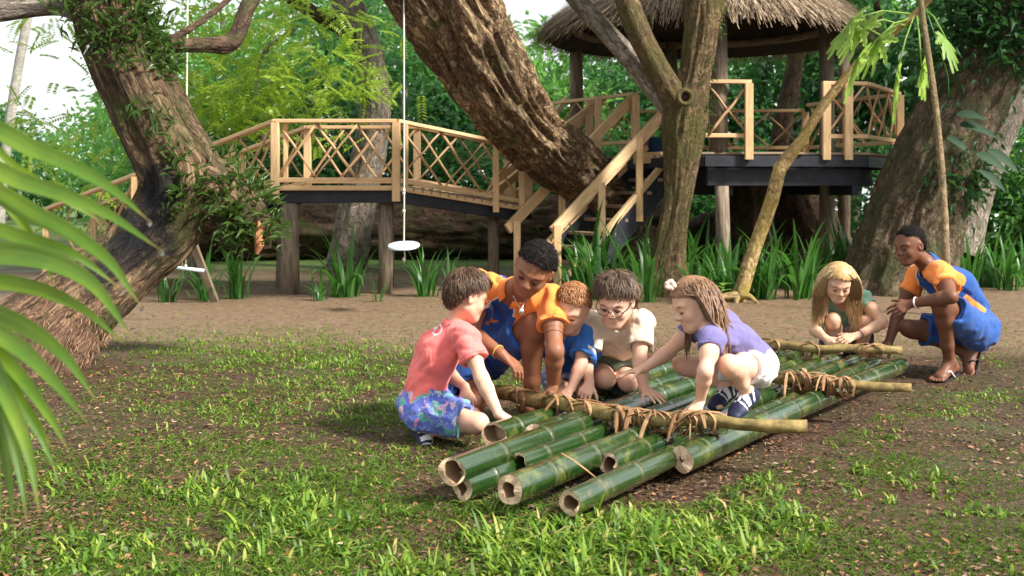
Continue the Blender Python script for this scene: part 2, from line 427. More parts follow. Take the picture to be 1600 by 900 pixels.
def grass_mat():
    m = M('broad grass', .5, .35); r = m.island()
    c = m.ramp(r, [(0, (.045, .10, .014)), (.45, (.10, .205, .018)), (.8, (.19, .29, .028)), (.93, (.30, .36, .05)), (1, (.42, .34, .13))])
    m.col(c).trans(m.mix(.5, c, (.24, .42, .03)), .32); return m.m
GRASS = grass_mat()
L_VINE = leaf_mat('climbing vine leaf', (.012, .05, .016), (.035, .10, .03), (.07, .2, .04), .3, .55, .25)
TURF = leaf_mat('fine turf', (.055, .115, .014), (.14, .22, .03), (.22, .38, .04), .3, .6, .2)
def litter_mat():
    m = M('fallen leaf litter', .6, .4); r = m.island()
    c = m.ramp(r, [(0, (.025, .016, .010)), (.3, (.08, .043, .024)), (.58, (.15, .08, .043)), (.80, (.23, .14, .08)), (.93, (.30, .10, .03)), (1, (.42, .31, .2))])
    m.col(c); return m.m
LITTER = litter_mat()

def ground_mat():
    m = M('damp earth', .8, .3); p = m.coord('Object')
    sep = m.new('ShaderNodeSeparateXYZ'); m.L.new(p, sep.inputs[0]); y = sep.outputs['Y']; x = sep.outputs['X']
    n1 = m.noise(p, 1.1, 5, .6); n2 = m.noise(p, 9, 6, .7); n3 = m.noise(p, 45, 4, .7); vr = m.vor(p, 60, 'F1', 1, 'Color')
    soil = m.ramp(n2, [(.3, (.015, .007, .004)), (.5, (.052, .025, .012)), (.72, (.115, .058, .029))])
    bw = m.new('ShaderNodeRGBToBW'); m.L.new(vr, bw.inputs[0])
    lit = m.ramp(bw.outputs[0], [(.2, (.022, .011, .006)), (.5, (.09, .046, .022)), (.8, (.18, .105, .056))])
    c = m.mix(m.val(n3, .4, .6, 0, .75), soil, lit)
    moss = m.ramp(n3, [(.3, (.03, .045, .012)), (.7, (.085, .12, .025))])
    c = m.mix(m.val(n1, .5, .66, 0, .55), c, moss)
    path = m.ramp(m.noise(p, 14, 7, .75), [(.3, (.10, .062, .036)), (.55, (.225, .15, .088)), (.75, (.33, .235, .145))])
    ym = m.math('ADD', y, m.math('MULTIPLY', m.math('SUBTRACT', n1, .5), 2.6))
    k = m.math('MULTIPLY', m.val(ym, 7.9, 9.0), m.val(ym, 15.5, 17, 1, 0)); c = m.mix(m.math('MULTIPLY', k, m.val(n2, .25, .5, .75, 1)), c, path)
    lawn = m.ramp(n2, [(.3, (.05, .09, .02)), (.7, (.13, .19, .045))])
    c = m.mix(m.val(ym, 16.5, 18.5), c, lawn)
    h = m.math('ADD', m.math('MULTIPLY', n2, .6), m.math('ADD', n3, m.math('MULTIPLY', bw.outputs[0], .5)))
    m.col(c).rgh(m.val(n1, .4, .6, .9, .55)).bump(h, .9, .03); return m.m
GROUND = ground_mat()

# people
def skin_mat(name, c, red=.35, rough=.55):
    m = M(name, rough, .3); n = m.noise(m.coord('Object'), 14, 4); n2 = m.noise(m.coord('Object'), 90, 3)
    k = m.mix(m.val(n, .4, .7, 0, red), c, (c[0] * 1.0, c[1] * .72, c[2] * .62)); k = m.mix(m.val(n2, .3, .7, .1, 0), k, tuple(x * .7 for x in c))
    m.col(k).bump(n2, .22, .003)
    m.b.inputs['Subsurface Weight'].default_value = .12; m.b.inputs['Subsurface Radius'].default_value = (.012, .005, .003); m.b.inputs['Subsurface Scale'].default_value = .6
    return m.m
SK_PALE = skin_mat('fair skin', (.68, .415, .295)); SK_TAN = skin_mat('light tan skin', (.62, .375, .25))
SK_BROWN = skin_mat('brown skin', (.245, .105, .056), .3, .5); SK_DARK = skin_mat('dark brown skin', (.155, .066, .037), .3, .5)
def cloth_mat(name, c, var=.12, rough=.85, blot=None):
    m = M(name, rough, .2); p = m.coord('Object'); w = m.noise(p, 260, 2); n = m.noise(p, 7, 4)
    k = m.mix(m.val(n, .35, .7, 0, var), c, tuple(x * .62 for x in c))
    if blot: k = m.mix(m.val(m.noise(p, 11, 2, .5), .66, .70, 0, .55), k, blot)
    wr = m.new('ShaderNodeTexNoise', Scale=8, Detail=2, Roughness=.45, Distortion=1.2); m.L.new(m.coord('Object', (1, 1, .55)), wr.inputs['Vector']); rg = m.math('ABSOLUTE', m.math('SUBTRACT', wr.outputs['Fac'], .5))
    m.col(k).bump(m.math('ADD', m.math('MULTIPLY', rg, 2.0), m.math('MULTIPLY', w, .05)), .40, .022); m.b.inputs['Sheen Weight'].default_value = .15; return m.m
C_CORAL = cloth_mat('coral cotton', (.88, .185, .17), .2, .85, (.55, .08, .08))
C_ORANGE = cloth_mat('orange polo cloth', (.91, .265, .055)); C_BLUE = cloth_mat('royal blue polo cloth', (.018, .072, .27), .3)
C_SHORTB = cloth_mat('royal blue shorts cloth', (.016, .075, .29), .35, .6)
C_TEE = cloth_mat('bright blue cotton', (.035, .16, .52), .3); C_CREAM = cloth_mat('cream cotton', (.66, .55, .43)); C_PURP = cloth_mat('purple cotton', (.155, .135, .31), .25)
C_WHITE = cloth_mat('white cotton', (.74, .72, .70)); C_OLIVE = cloth_mat('dark olive twill', (.075, .095, .06), .4); C_MINT = cloth_mat('sage green cotton', (.24, .43, .31), .2)
C_DARKB = cloth_mat('navy denim', (.02, .03, .07))
def floral_mat():
    m = M('floral print cloth', .8, .2); p0 = m.coord('Object'); wn_ = m.new('ShaderNodeTexNoise', Scale=22, Detail=3); m.L.new(p0, wn_.inputs['Vector']); sc_ = m.new('ShaderNodeVectorMath'); sc_.operation = 'SCALE'; sc_.inputs['Scale'].default_value = .07; m.L.new(wn_.outputs['Color'], sc_.inputs[0]); ad_ = m.new('ShaderNodeVectorMath'); ad_.operation = 'ADD'; m.L.new(p0, ad_.inputs[0]); m.L.new(sc_.outputs[0], ad_.inputs[1]); p = ad_.outputs[0]; v = m.vor(p, 30, 'F1', 1, 'Color'); bw = m.new('ShaderNodeSeparateColor'); m.L.new(v, bw.inputs[0])
    ln = m.vor(p, 30, 'DISTANCE_TO_EDGE'); fine = m.noise(p, 80, 3, .6)
    c = m.ramp(bw.outputs[0], [(.0, (.08, .13, .48)), (.42, (.16, .2, .62)), (.46, (.10, .36, .27)), (.66, (.12, .42, .34)), (.70, (.55, .55, .58)), (.84, (.75, .16, .32)), (.9, (.12, .16, .55))])
    c = m.mix(m.val(ln, 0, .05, .55, 0), c, (.55, .6, .7)); c = m.mix(m.val(fine, .55, .62, 0, .6), c, (.06, .08, .42)); m.col(c); return m.m
C_FLORAL = floral_mat()
def plaid_mat():
    m = M('blue white plaid', .8, .2); p = m.coord('Object'); sep = m.new('ShaderNodeSeparateXYZ'); m.L.new(p, sep.inputs[0])
    a = m.math('SINE', m.math('MULTIPLY', sep.outputs[0], 150)); b = m.math('SINE', m.math('MULTIPLY', sep.outputs[2], 150))
    c = m.mix(m.val(a, .0, .3, 0, .6), (.72, .76, .84), (.08, .2, .62)); c = m.mix(m.val(b, .0, .3, 0, .5), c, (.06, .13, .5)); m.col(c); return m.m
C_PLAID = plaid_mat()
def hair_mat(name, c1, c2, rough=.45, spec=.35):
    m = M(name, rough, spec); r = m.island(); n = m.noise(m.coord('Object', (1, 1, 1)), 60, 3)
    k = m.mix(r, c1, c2); k = m.mix(m.val(n, .4, .7, 0, .4), k, tuple(x * .5 for x in c1)); m.col(k); return m.m
H_BROWN = hair_mat('brown hair', (.055, .028, .016), (.13, .068, .036)); H_DKBR = hair_mat('dark brown hair', (.045, .025, .016), (.15, .088, .052))
H_GING = hair_mat('reddish blond hair', (.22, .085, .03), (.42, .19, .075)); H_BLOND = hair_mat('blonde hair', (.44, .27, .11), (.78, .56, .30))
H_LONG = hair_mat('long brown hair', (.10, .05, .026), (.29, .16, .085)); H_BLACK = hair_mat('black curly hair', (.008, .006, .006), (.016, .012, .011), .75, .12)
EYEW = flat_mat('eye white', (.7, .68, .65), .2); EYED = flat_mat('dark iris', (.015, .01, .008), .15); LIPS = flat_mat('lips', (.5, .2, .17), .45); LIPD = flat_mat('dark lips', (.16, .06, .045), .45)
LASH = flat_mat('lash', (.012, .008, .006), .6); BROWL = flat_mat('light eyebrow', (.13, .07, .035), .7)
BLACKP = flat_mat('black plastic', (.012, .012, .014), .3); NAVY = flat_mat('navy shoe fabric', (.012, .016, .05), .6); SHOEW = flat_mat('white shoe trim', (.7, .68, .68), .5)
SILVER = M('silver', .25); SILVER.col((.7, .7, .7)); SILVER.b.inputs['Metallic'].default_value = 1; SILVER = SILVER.m
YELB = flat_mat('yellow band', (.5, .3, .06), .5); WHITEB = flat_mat('white band', (.78, .70, .62), .5); TATT = flat_mat('tattoo ink', (.03, .018, .014), .6)
PINKF = flat_mat('pale pink petal', (.72, .50, .42), .7)
GLASS = M('spectacle lens', .05); GLASS.b.inputs['Transmission Weight'].default_value = 1; GLASS.col((.95, .97, 1)); GLASS.b.inputs['IOR'].default_value = 1.1; GLASS = GLASS.m
ROPE = flat_mat('pale rope', (.52, .48, .40), .85); SWINGP = M('weathered white paint', .55); SWINGP.col(SWINGP.ramp(SWINGP.noise(SWINGP.coord('Object'), 14, 4), [(.3, (.38, .46, .52)), (.7, (.60, .68, .72))])); SWINGP = SWINGP.m
POTB = flat_mat('blue glazed pot', (.012, .05, .10), .3); POTR = flat_mat('red brown glazed pot', (.16, .035, .018), .3)

# raft
def bamboo_mat():
    m = M('wet green bamboo', .16, .9); st = m.noise(m.coord('UV', (30, 1.6, 1)), 2.4, 4, .6); sp = m.noise(m.coord('Object'), 6, 5, .7); fs = m.noise(m.coord('Object'), 70, 3)
    c = m.ramp(st, [(.28, (.003, .016, .003)), (.5, (.009, .036, .005)), (.74, (.036, .082, .010))])
    c = m.mix(m.val(sp, .54, .70, 0, .75), c, (.15, .16, .03)); mud = m.noise(m.coord('Object'), 3.3, 6, .72); c = m.mix(m.val(mud, .60, .70, 0, .7), c, (.16, .12, .06)); bl = m.noise(m.coord('UV', (14, 5, 1)), 3, 5, .75); c = m.mix(m.val(bl, .60, .72, 0, .5), c, (.17, .22, .10)); c = m.mix(m.val(sp, .28, .42, .5, 0), c, (.006, .03, .012))
    nd = m.attr('shade'); c = m.mix(m.math('MULTIPLY', nd, .75), c, (.09, .085, .03)); c = m.mix(m.val(fs, .66, .74, 0, .6), c, (.05, .06, .03))
    m.col(c).rgh(m.math('ADD', m.val(fs, .3, .7, .12, .24), m.val(sp, .3, .7, 0, .14))).bump(m.noise(m.coord('UV', (60, 3, 1)), 3, 3), .12, .003)
    m.b.inputs['Coat Weight'].default_value = 1.0; m.b.inputs['Coat Roughness'].default_value = .16; return m.m
BAMBOO = bamboo_mat()
def cutw_mat():
    m = M('cut bamboo wall', .7); n = m.noise(m.coord('Object'), 55, 4, .7); m.col(m.ramp(n, [(.3, (.40, .25, .14)), (.55, (.68, .50, .33)), (.8, (.78, .64, .47))])).bump(n, .4, .006); return m.m
CUTW = cutw_mat()
BINNER = flat_mat('bamboo hollow', (.30, .19, .10), .8)
def stick_mat():
    m = M('green brown branch', .65); n = m.noise(m.coord('Object'), 22, 5, .7); n2 = m.noise(m.coord('Object'), 5, 3)
    c = m.ramp(n, [(.3, (.085, .055, .02)), (.5, (.22, .15, .05)), (.75, (.36, .27, .11))]); c = m.mix(m.val(n2, .45, .65, 0, .5), c, (.14, .13, .03)); m.col(c).bump(n, .6, .008); return m.m
BRANCH = stick_mat()
def lash_mat():
    m = M('dried leaf lashing', .75, .3); r = m.island(); n = m.noise(m.coord('Object'), 40, 4)
    c = m.mix(r, (.22, .105, .045), (.42, .26, .13)); m.col(m.mix(m.val(n, .35, .7, 0, .5), c, (.12, .06, .03))); return m.m
LASHM = lash_mat()
def thatch_mat():
    m = M('thatch straw', .9, .2); r = m.island(); c = m.ramp(r, [(0, (.08, .058, .04)), (.4, (.24, .175, .115)), (.75, (.38, .28, .19)), (1, (.52, .41, .29))]); m.col(c); return m.m
THATCH = thatch_mat()
WATER = M('bright water', .12, .5); WATER.col((.25, .32, .33)); WATER = WATER.m
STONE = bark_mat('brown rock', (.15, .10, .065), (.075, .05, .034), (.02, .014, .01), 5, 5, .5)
# ------------------------------------------------------------------ ground, water
def gz(x, y):
    x = np.asarray(x, float); y = np.asarray(y, float)
    p = np.stack([x, y, np.zeros_like(x)], -1)
    near = np.clip((14 - y) / 6, 0, 1)
    return near * (.010 * fbm(p * 2.3, 2, 3) + .005 * vnoise(p * 11, 5)) - .012
def build_ground():
    ys = np.concatenate([np.linspace(-6, 2.6, 14), np.arange(2.7, 9.5, .045), np.geomspace(9.56, 46, 90), np.geomspace(48, 420, 14)])
    xs = np.concatenate([-np.geomspace(300, 6.5, 18), np.linspace(-6.2, 6.2, 230), np.geomspace(6.5, 300, 18)])
    Xg, Yg = np.meshgrid(xs, ys, indexing='ij'); Zg = gz(Xg, Yg)
    V = np.stack([Xg, Yg, Zg], -1).reshape(-1, 3); a, b = len(xs), len(ys)
    i, j = np.meshgrid(np.arange(a - 1), np.arange(b - 1), indexing='ij'); q = (i * b + j).ravel()
    F = np.stack([q, q + b, q + b + 1, q + 1], 1)
    o = part('ground', mesh('ground', V, F, GROUND)); tag(o, kind='structure')
build_ground()
tag(part('water', mesh('water', [(-1.5, 33, .02), (250, 30, .02), (250, 400, .02), (-60, 400, .02)], [(0, 1, 2, 3)], WATER)), kind='structure')
# ------------------------------------------------------------------ timber footbridge, staircase, thatched tree house
def beam(parent, name, a, b, w, h, mat, up=(0, 0, 1), label=None):
    return part(name, MB().bar(a, b, w, h, up).me(name, mat), parent, label)
def stick(parent, a, b, r, seed, name='lattice_stick'):
    rnd = random.Random(seed); a, b = np.asarray(a), np.asarray(b); pts = [lerp(a, b, k / 5) + V3(rnd.uniform(-1, 1), rnd.uniform(-1, 1), rnd.uniform(-1, 1)) * .008 for k in range(6)]
    return part(name, MB().tube(pts, [r * rnd.uniform(.85, 1.15) for _ in range(6)], 7).me(name, W_STICK, True), parent)
SEED = [100]
def lattice(parent, a, b, lo, hi, n, r=.014, yo=0.):
    """crossed sticks between a and b (points on the deck line), from lo to hi above it"""
    a, b = np.asarray(a, float), np.asarray(b, float)
    for i in range(n):
        for (s, e) in ((0, 1), (1, 0)):
            SEED[0] += 1; rnd = random.Random(SEED[0]); j = lambda: rnd.uniform(-.10, .10)
            p = lerp(a, b, (i + s + (j() if 0 < i + s < n else .05 * (1 if s == 0 else -1))) / n); q = lerp(a, b, (i + e + (j() if 0 < i + e < n else .05 * (1 if e == 0 else -1))) / n)
            o = V3(0, .018 * (1 if s else -1) + yo, 0); stick(parent, p + V3(0, 0, lo) + o, q + V3(0, 0, hi) + o, r * rnd.uniform(.8, 1.25), SEED[0])

BR = thing('wooden_footbridge', (-1.9, 13.0, 0), 'raised timber footbridge with crossed stick railings behind the big leaning trunk', 'footbridge')
def build_bridge():
    A, B, C_, D = V3(-6.0, 14.9, .18), V3(-2.66, 13.0, 1.20), V3(-1.30, 13.0, 1.20), V3(.12, 14.2, .953)
    back = V3(.12, 1.25, 0); top = .75
    for n, (p, q) in enumerate(((A, B), (B, C_), (C_, D))):
        L = np.linalg.norm(q - p); t = (q - p) / L; k = int(L / .125)
        for i in range(k):
            c = p + t * (i + .5) * L / k; part('deck_board', MB().bar(c - back * .03, c + back * 1.03, .112, .03, (0, 0, 1)).me('deck_board', W_GREY), BR)
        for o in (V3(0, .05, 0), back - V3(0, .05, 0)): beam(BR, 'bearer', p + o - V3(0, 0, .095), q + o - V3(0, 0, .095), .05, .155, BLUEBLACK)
        for s, o in enumerate((V3(0, -.02, 0), back + V3(0, .02, 0))):
            e = t * (0.0 if n != 1 else 0)
            beam(BR, 'handrail', p + o + V3(0, 0, top) - e, q + o + V3(0, 0, top + .0) + e, .10, .042, W_PINE)
            beam(BR, 'edge_board', p + (o + V3(0, -.03 if s == 0 else .03, 0)) * 1 - V3(0, 0, .005), q + (o + V3(0, -.03 if s == 0 else .03, 0)) - V3(0, 0, .005), .025, .055, W_PINE)
            beam(BR, 'bottom_rail', p + o + V3(0, 0, .085), q + o + V3(0, 0, .085), .045, .055, W_PINE)
            lattice(BR, p + o, q + o, .10, top - .02, (7, 3, 3)[n])
    for k, (p, u) in enumerate(((B, 0), (C_, 0), (lerp(C_, D, .78), 1), (D, 1), (lerp(A, B, .42), 1), (lerp(A, B, .0), 1), (lerp(A, B, .72), 1))):
        w = .088 if u == 0 else .075
        for o in (V3(0, -.062, 0), back + V3(0, .062, 0)):
            beam(BR, 'rail_post', p + o + V3(0, 0, -.155 if u == 0 else -.10), p + o + V3(0, 0, top - .022), w, w, W_PINE, (0, 1, 0))
        if u == 0:
            o = V3(.10, .0, 0); beam(BR, 'rail_post', p + o + V3(0, .035, .02), p + o + V3(0, .035, top - .022), .05, .06, W_PINE, (0, 1, 0))
    for (x, y, r, z) in ((452, 12.99 + .12, .105, 1.02), (601, 13.2, .082, 1.02), (444, 14.1, .1, 1.02), (604, 14.2, .085, 1.02), (770, 14.2, .07, .85), (300, 13.9, .09, .62)):
        X = (x - 800) * y / FPX; part('pile', MB().tube([(X, y, -.1), (X + .01, y, .4), (X, y, z)], [r * 1.05, r, r * .97], 16, True, .10, x).me('pile', POST, True), BR)
build_bridge()

STS = thing('wooden_staircase', (.9, 13.8, 0), 'steep timber staircase with sloping plank handrails leading up to the tree house', 'staircase')
def build_stairs():
    Rb, Rt = P(868, 358, 13.3), P(1034, 180, 14.34); Lb, Lt = P(793, 358, 13.9), P(992, 150, 15.2)
    kb, kt = P(880, 441, 13.3), P(1036, 257, 14.4); lkb, lkt = P(806, 428, 13.9), P(1010, 230, 15.2)
    beam(STS, 'handrail', Rb - (Rt - Rb) * .02, Rt, .05, .13, W_PINE); beam(STS, 'handrail', Lb, Lt, .05, .13, W_PINE)
    beam(STS, 'handrail', Rb + V3(-.055, .05, -.13), Rt + V3(-.055, .05, -.13), .035, .075, W_PINE)
    beam(STS, 'kick_rail', kb, kt, .06, .075, W_PINE); beam(STS, 'kick_rail', lkb, lkt, .06, .075, W_PINE)
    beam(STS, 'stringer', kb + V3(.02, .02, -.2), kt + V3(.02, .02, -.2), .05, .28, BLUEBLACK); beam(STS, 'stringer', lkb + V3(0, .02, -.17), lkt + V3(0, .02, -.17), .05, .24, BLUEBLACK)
    for k, (x, y0, y1, d) in enumerate(((871, 352, 452, 13.26), (940, 285, 383, 13.70), (999, 214, 346, 14.08))):
        beam(STS, 'stair_post', P(x, y1, d), P(x, y0, d), .085, .07, W_PINE, (0, 1, 0))
    for k, (x, y0, y1, d) in enumerate(((808, 345, 440, 13.93), (878, 282, 366, 14.42), (935, 150, 260, 15.3), (991, 150, 245, 15.14))):
        beam(STS, 'stair_post', P(x, y1, d), P(x, y0, d), .085, .07, W_PINE, (0, 1, 0))
    for i in range(8):
        t = (i + .6) / 8.4; a = lerp(kb, kt, t) + V3(0, 0, -.06); b = lerp(lkb, lkt, t) + V3(0, 0, -.03)
        b[2] = a[2]; beam(STS, 'tread', a, b, .23, .04, W_GREY)
    beam(STS, 'landing_step', P(1000, 248, 14.75), P(1042, 246, 14.42), .25, .14, W_PINE)
build_stairs()

RMP = thing('timber_ramp', (.3, 14.6, 0), 'short timber flight with plank rails rising from the bridge end behind the leaning trunk', 'ramp')
def build_ramp():
    for (a, b) in ((P(760, 312, 14.3), P(930, 172, 16.2)), (P(770, 285, 14.2), P(945, 152, 16.0)), (P(775, 325, 15.2), P(940, 205, 17.0)), (P(775, 300, 15.3), P(885, 155, 17.3))):
        beam(RMP, 'plank_rail', a, b, .05, .10, W_PINE)
    for (x, y0, y1, d) in ((826, 250, 318, 14.3), (800, 262, 320, 15.2)): beam(RMP, 'rail_post', P(x, y1, d), P(x, y0, d), .10, .09, W_PINE, (0, 1, 0))
build_ramp()

TH = thing('thatched_tree_house', (2.7, 15.2, 0), 'open tree house on posts with a shaggy thatched roof and dark painted deck edge', 'tree house')
def build_tower():
    Z = 1.62; poly = [(1.55, 14.9), (2.25, 13.45), (4.22, 13.70), (5.1, 15.2), (4.5, 17.3), (1.5, 17.5), (.45, 17.0)]
    # boards clipped to the deck outline
    def span(y):
        xs = []
        for i in range(len(poly)):
            (x0, y0), (x1, y1) = poly[i], poly[(i + 1) % len(poly)]
            if (y0 - y) * (y1 - y) < 0: xs.append(x0 + (x1 - x0) * (y - y0) / (y1 - y0))
        return (min(xs), max(xs)) if len(xs) > 1 else None
    y = 13.6
    while y < 17.45:
        s = span(y)
        if s and s[1] - s[0] > .2: part('deck_board', MB().bar((s[0], y, Z - .015), (s[1], y, Z - .015), .13, .03).me('deck_board', W_GREY), TH)
        y += .142
    for i in range(len(poly)):
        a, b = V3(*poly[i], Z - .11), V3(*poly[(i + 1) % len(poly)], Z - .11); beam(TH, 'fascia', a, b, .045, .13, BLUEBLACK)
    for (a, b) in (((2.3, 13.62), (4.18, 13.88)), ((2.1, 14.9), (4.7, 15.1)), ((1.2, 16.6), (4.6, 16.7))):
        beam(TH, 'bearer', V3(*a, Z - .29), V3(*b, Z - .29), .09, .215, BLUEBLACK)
    for (x, yy) in ((2.6, 15.2), (4.1, 15.3)): beam(TH, 'joist', V3(x, 13.75, Z - .45), V3(x, 17.1, Z - .45), .08, .12, BLUEBLACK)
    ez = 3.15
    for k, (X, Y, z0, z1, r) in enumerate(((2.435, 13.38, -.1, 1.22, .085), (2.44, 13.62, Z, ez + .25, .10), (.92, 16.6, Z - .1, ez + .2, .10), (4.05, 14.85, -.1, ez + .2, .095), (4.75, 16.5, -.1, ez + .2, .085), (2.35, 16.9, -.1, ez + .2, .085), (1.6, 16.7, -.1, 1.3, .09))):
        part('post', MB().tube([(X, Y, z0), (X + .015, Y, lerp(z0, z1, .5)), (X, Y, z1)], [r * 1.06, r, r * .94], 16, True, .10, k + 3).me('post', POST, True), TH)
    H = .82
    def rail(a, b, n, posts=(), z=Z, h=H):
        a, b = V3(*a, z), V3(*b, z); beam(TH, 'handrail', a + V3(0, 0, h), b + V3(0, 0, h), .075, .045, W_PINE); beam(TH, 'bottom_rail', a + V3(0, 0, .19), b + V3(0, 0, .19), .05, .05, W_PINE)
        lattice(TH, a, b, .20, h - .03, n)
        for s, lo in posts:
            c = lerp(a, b, s); beam(TH, 'rail_post', c + V3(0, -.055, lo), c + V3(0, -.055, h - .024), .095, .075, W_PINE, (0, 1, 0))
    rail((2.26, 13.46), (2.80, 13.50), 1, ((.93, -.09),)); rail((3.68, 13.66), (4.22, 13.72), 1, ((.06, -.09), (.56, -.09))); rail((4.23, 13.74), (5.08, 15.15), 3, ((1, 0),))
    rail((1.62, 17.3), (4.35, 17.15), 5, ((.5, 0), (1, 0)), Z, .74); rail((5.07, 15.3), (4.4, 17.1), 3); rail((1.62, 15.15), (.52, 16.85), 3, ((0, 0), (.5, 0), (1, 0)))
    # roof: ring beam, rafters, dark lining, thatch
    cx, cy, Rr = 2.52, 15.35, 2.02; mb = MB(); N = 28
    ring = [V3(cx + (Rr - .34) * math.cos(a), cy + (Rr - .34) * math.sin(a), ez + .17) for a in np.linspace(0, 2 * math.pi, N + 1)]
    part('ring_beam', MB().tube(ring, .055, 8, False).me('ring_beam', POST, True), TH)
    for k in range(16):
        a = 2 * math.pi * k / 16; part('rafter', MB().tube([V3(cx + (Rr - .06) * math.cos(a), cy + (Rr - .06) * math.sin(a), ez + .035), V3(cx + .1 * math.cos(a), cy + .1 * math.sin(a), ez + 1.85)], .032, 7).me('rafter', BLUEBLACK, True), TH)
    V, F = [], []
    for k in range(40):
        a = 2 * math.pi * k / 40
        for (rr, z) in ((Rr - .02, .0), (Rr + .03, .10), (Rr * .55, .98), (.05, 2.05), (Rr * .52, .86), (Rr - .10, .06)): V.append((cx + rr * math.cos(a), cy + rr * math.sin(a), ez + z))
    for k in range(40):
        for i in range(6): F.append((k*6+i, ((k+1)%40)*6+i, ((k+1)%40)*6+(i+1)%6, k*6+(i+1)%6))
    part('roof_lining', mesh('roof_lining', V, F, flat_mat('dark thatch lining', (.035, .026, .02), .9)), TH)
    rng = np.random.default_rng(4); n = 24000; a = rng.uniform(0, 2 * math.pi, n); t = np.concatenate([rng.uniform(0, .10, 11000), rng.uniform(0, 1, n - 11000) ** 1.3])
    rr = Rr * (1 - t); z = ez + .12 + 1.95 * t - .0 * t; L = rng.uniform(.18, .42, n); wd = rng.uniform(.0028, .0075, n)
    ca, sa = np.cos(a), np.sin(a); dn = np.where(t < .08, rng.uniform(.55, 1.25, n), .80) ; sl = np.arctan(dn)
    lift = rng.uniform(0, .06, n); top = np.stack([cx + (rr + lift) * ca, cy + (rr + lift) * sa, z + lift + .05], 1)
    dirv = np.stack([ca * np.cos(sl), sa * np.cos(sl), -np.sin(sl)], 1) + rng.normal(0, .10, (n, 3)); bot = top + dirv * L[:, None]; sd_ = np.stack([-sa, ca, np.zeros(n)], 1) * wd[:, None]
    Vv = np.stack([top - sd_, top + sd_, bot + sd_ * .5, bot - sd_ * .5], 1).reshape(-1, 3); part('thatch', mesh('thatch', Vv, np.arange(4 * n).reshape(-1, 4), THATCH, smooth=False), TH, kind='stuff')
build_tower()
def lathe(name, c, prof, mat, lab, cat):
    V, F, n = [], [], 20
    for (r, z) in prof:
        for i in range(n): a = 2 * math.pi * i / n; V.append((c[0] + r * math.cos(a), c[1] + r * math.sin(a), c[2] + z))
    F = [(j*n+i, j*n+(i+1)%n, (j+1)*n+(i+1)%n, (j+1)*n+i) for j in range(len(prof) - 1) for i in range(n)]
    return tag(part(name, mesh(name, V, F, mat)), lab, cat)
lathe('plant_pot', P(1030, 232, 15.25) * V3(1, 1, 0) + V3(0, 0, 1.625), [(0, 0), (.10, 0), (.13, .06), (.15, .22), (.165, .24), (.15, .25), (.12, .2)], POTB, 'blue pot on the tree house deck at the top of the stairs', 'pot')
lathe('storage_jar', P(1012, 232, 15.35) * V3(1, 1, 0) + V3(0, 0, 1.625), [(0, 0), (.08, 0), (.12, .10), (.12, .2), (.07, .30), (.08, .33), (.05, .32)], POTR, 'reddish brown jar on the tree house deck beside the blue pot', 'jar')

# swings
def build_swings():
    s = thing('disc_swing', P(631, 384, 11.0), 'round white disc swing hanging from a knotted rope in front of the bridge', 'swing')
    c = P(631, 384, 11.0); t = R(11); n = 32; V, F = [], []
    for (r, z) in ((0, -.012), (.148, -.012), (.152, -.006), (.152, .006), (.148, .012), (0, .012)):
        for i in range(n): a = 2 * math.pi * i / n; x, y = r * math.cos(a), r * math.sin(a); V.append(c + V3(x, y * math.cos(t) - z * math.sin(t) * -1, -y * -math.sin(t) + z * math.cos(t) + .03 * x))
    F = [(j*n+i, j*n+(i+1)%n, (j+1)*n+(i+1)%n, (j+1)*n+i) for j in range(5) for i in range(n)]
    part('seat', mesh('seat', V, F, SWINGP, smooth=False), s)
    mb = MB().tube([c + V3(0, 0, -.16), c + V3(.01, 0, -.10), c + V3(0, 0, 0), c + V3(.003, 0, .3), c + V3(0, 0, 3.2)], .0075, 7)
    for y in (330, 302, 297, 405): mb.ball(P(631, y, 11.0), (.016, .016, .02), 8, 6)
    part('rope', mb.me('rope', ROPE, True), s)
    s = thing('bar_swing', P(288, 420, 10.2), 'wooden bar swing hanging from a thin rope under the mossy left trunk', 'swing')
    a, b = P(256, 416, 10.2), P(319, 423, 10.2); part('bar', MB().tube([a, lerp(a, b, .5), b], .016, 10).me('bar', SWINGP, True), s)
    c = P(290, 419, 10.2); mb = MB().tube([c, c + V3(0, 0, .35), c + V3(.02, 0, 2.6)], .0065, 7); mb.ball(c + V3(0, 0, .02), .014, 8, 6); mb.tube([c + V3(0, 0, .09), c + V3(-.025, 0, .06), c + V3(-.03, 0, .02)], .004, 5)
    part('rope', mb.me('rope', ROPE, True), s)
    a, b = P(282, 330, 11.6), G(336, 470); tag(part('prop_pole', MB().bar(a, b, .075, .06, (0, 1, 0)).me('prop_pole', POST)), 'leaning timber prop under the mossy left trunk behind the bar swing', 'pole')
build_swings()
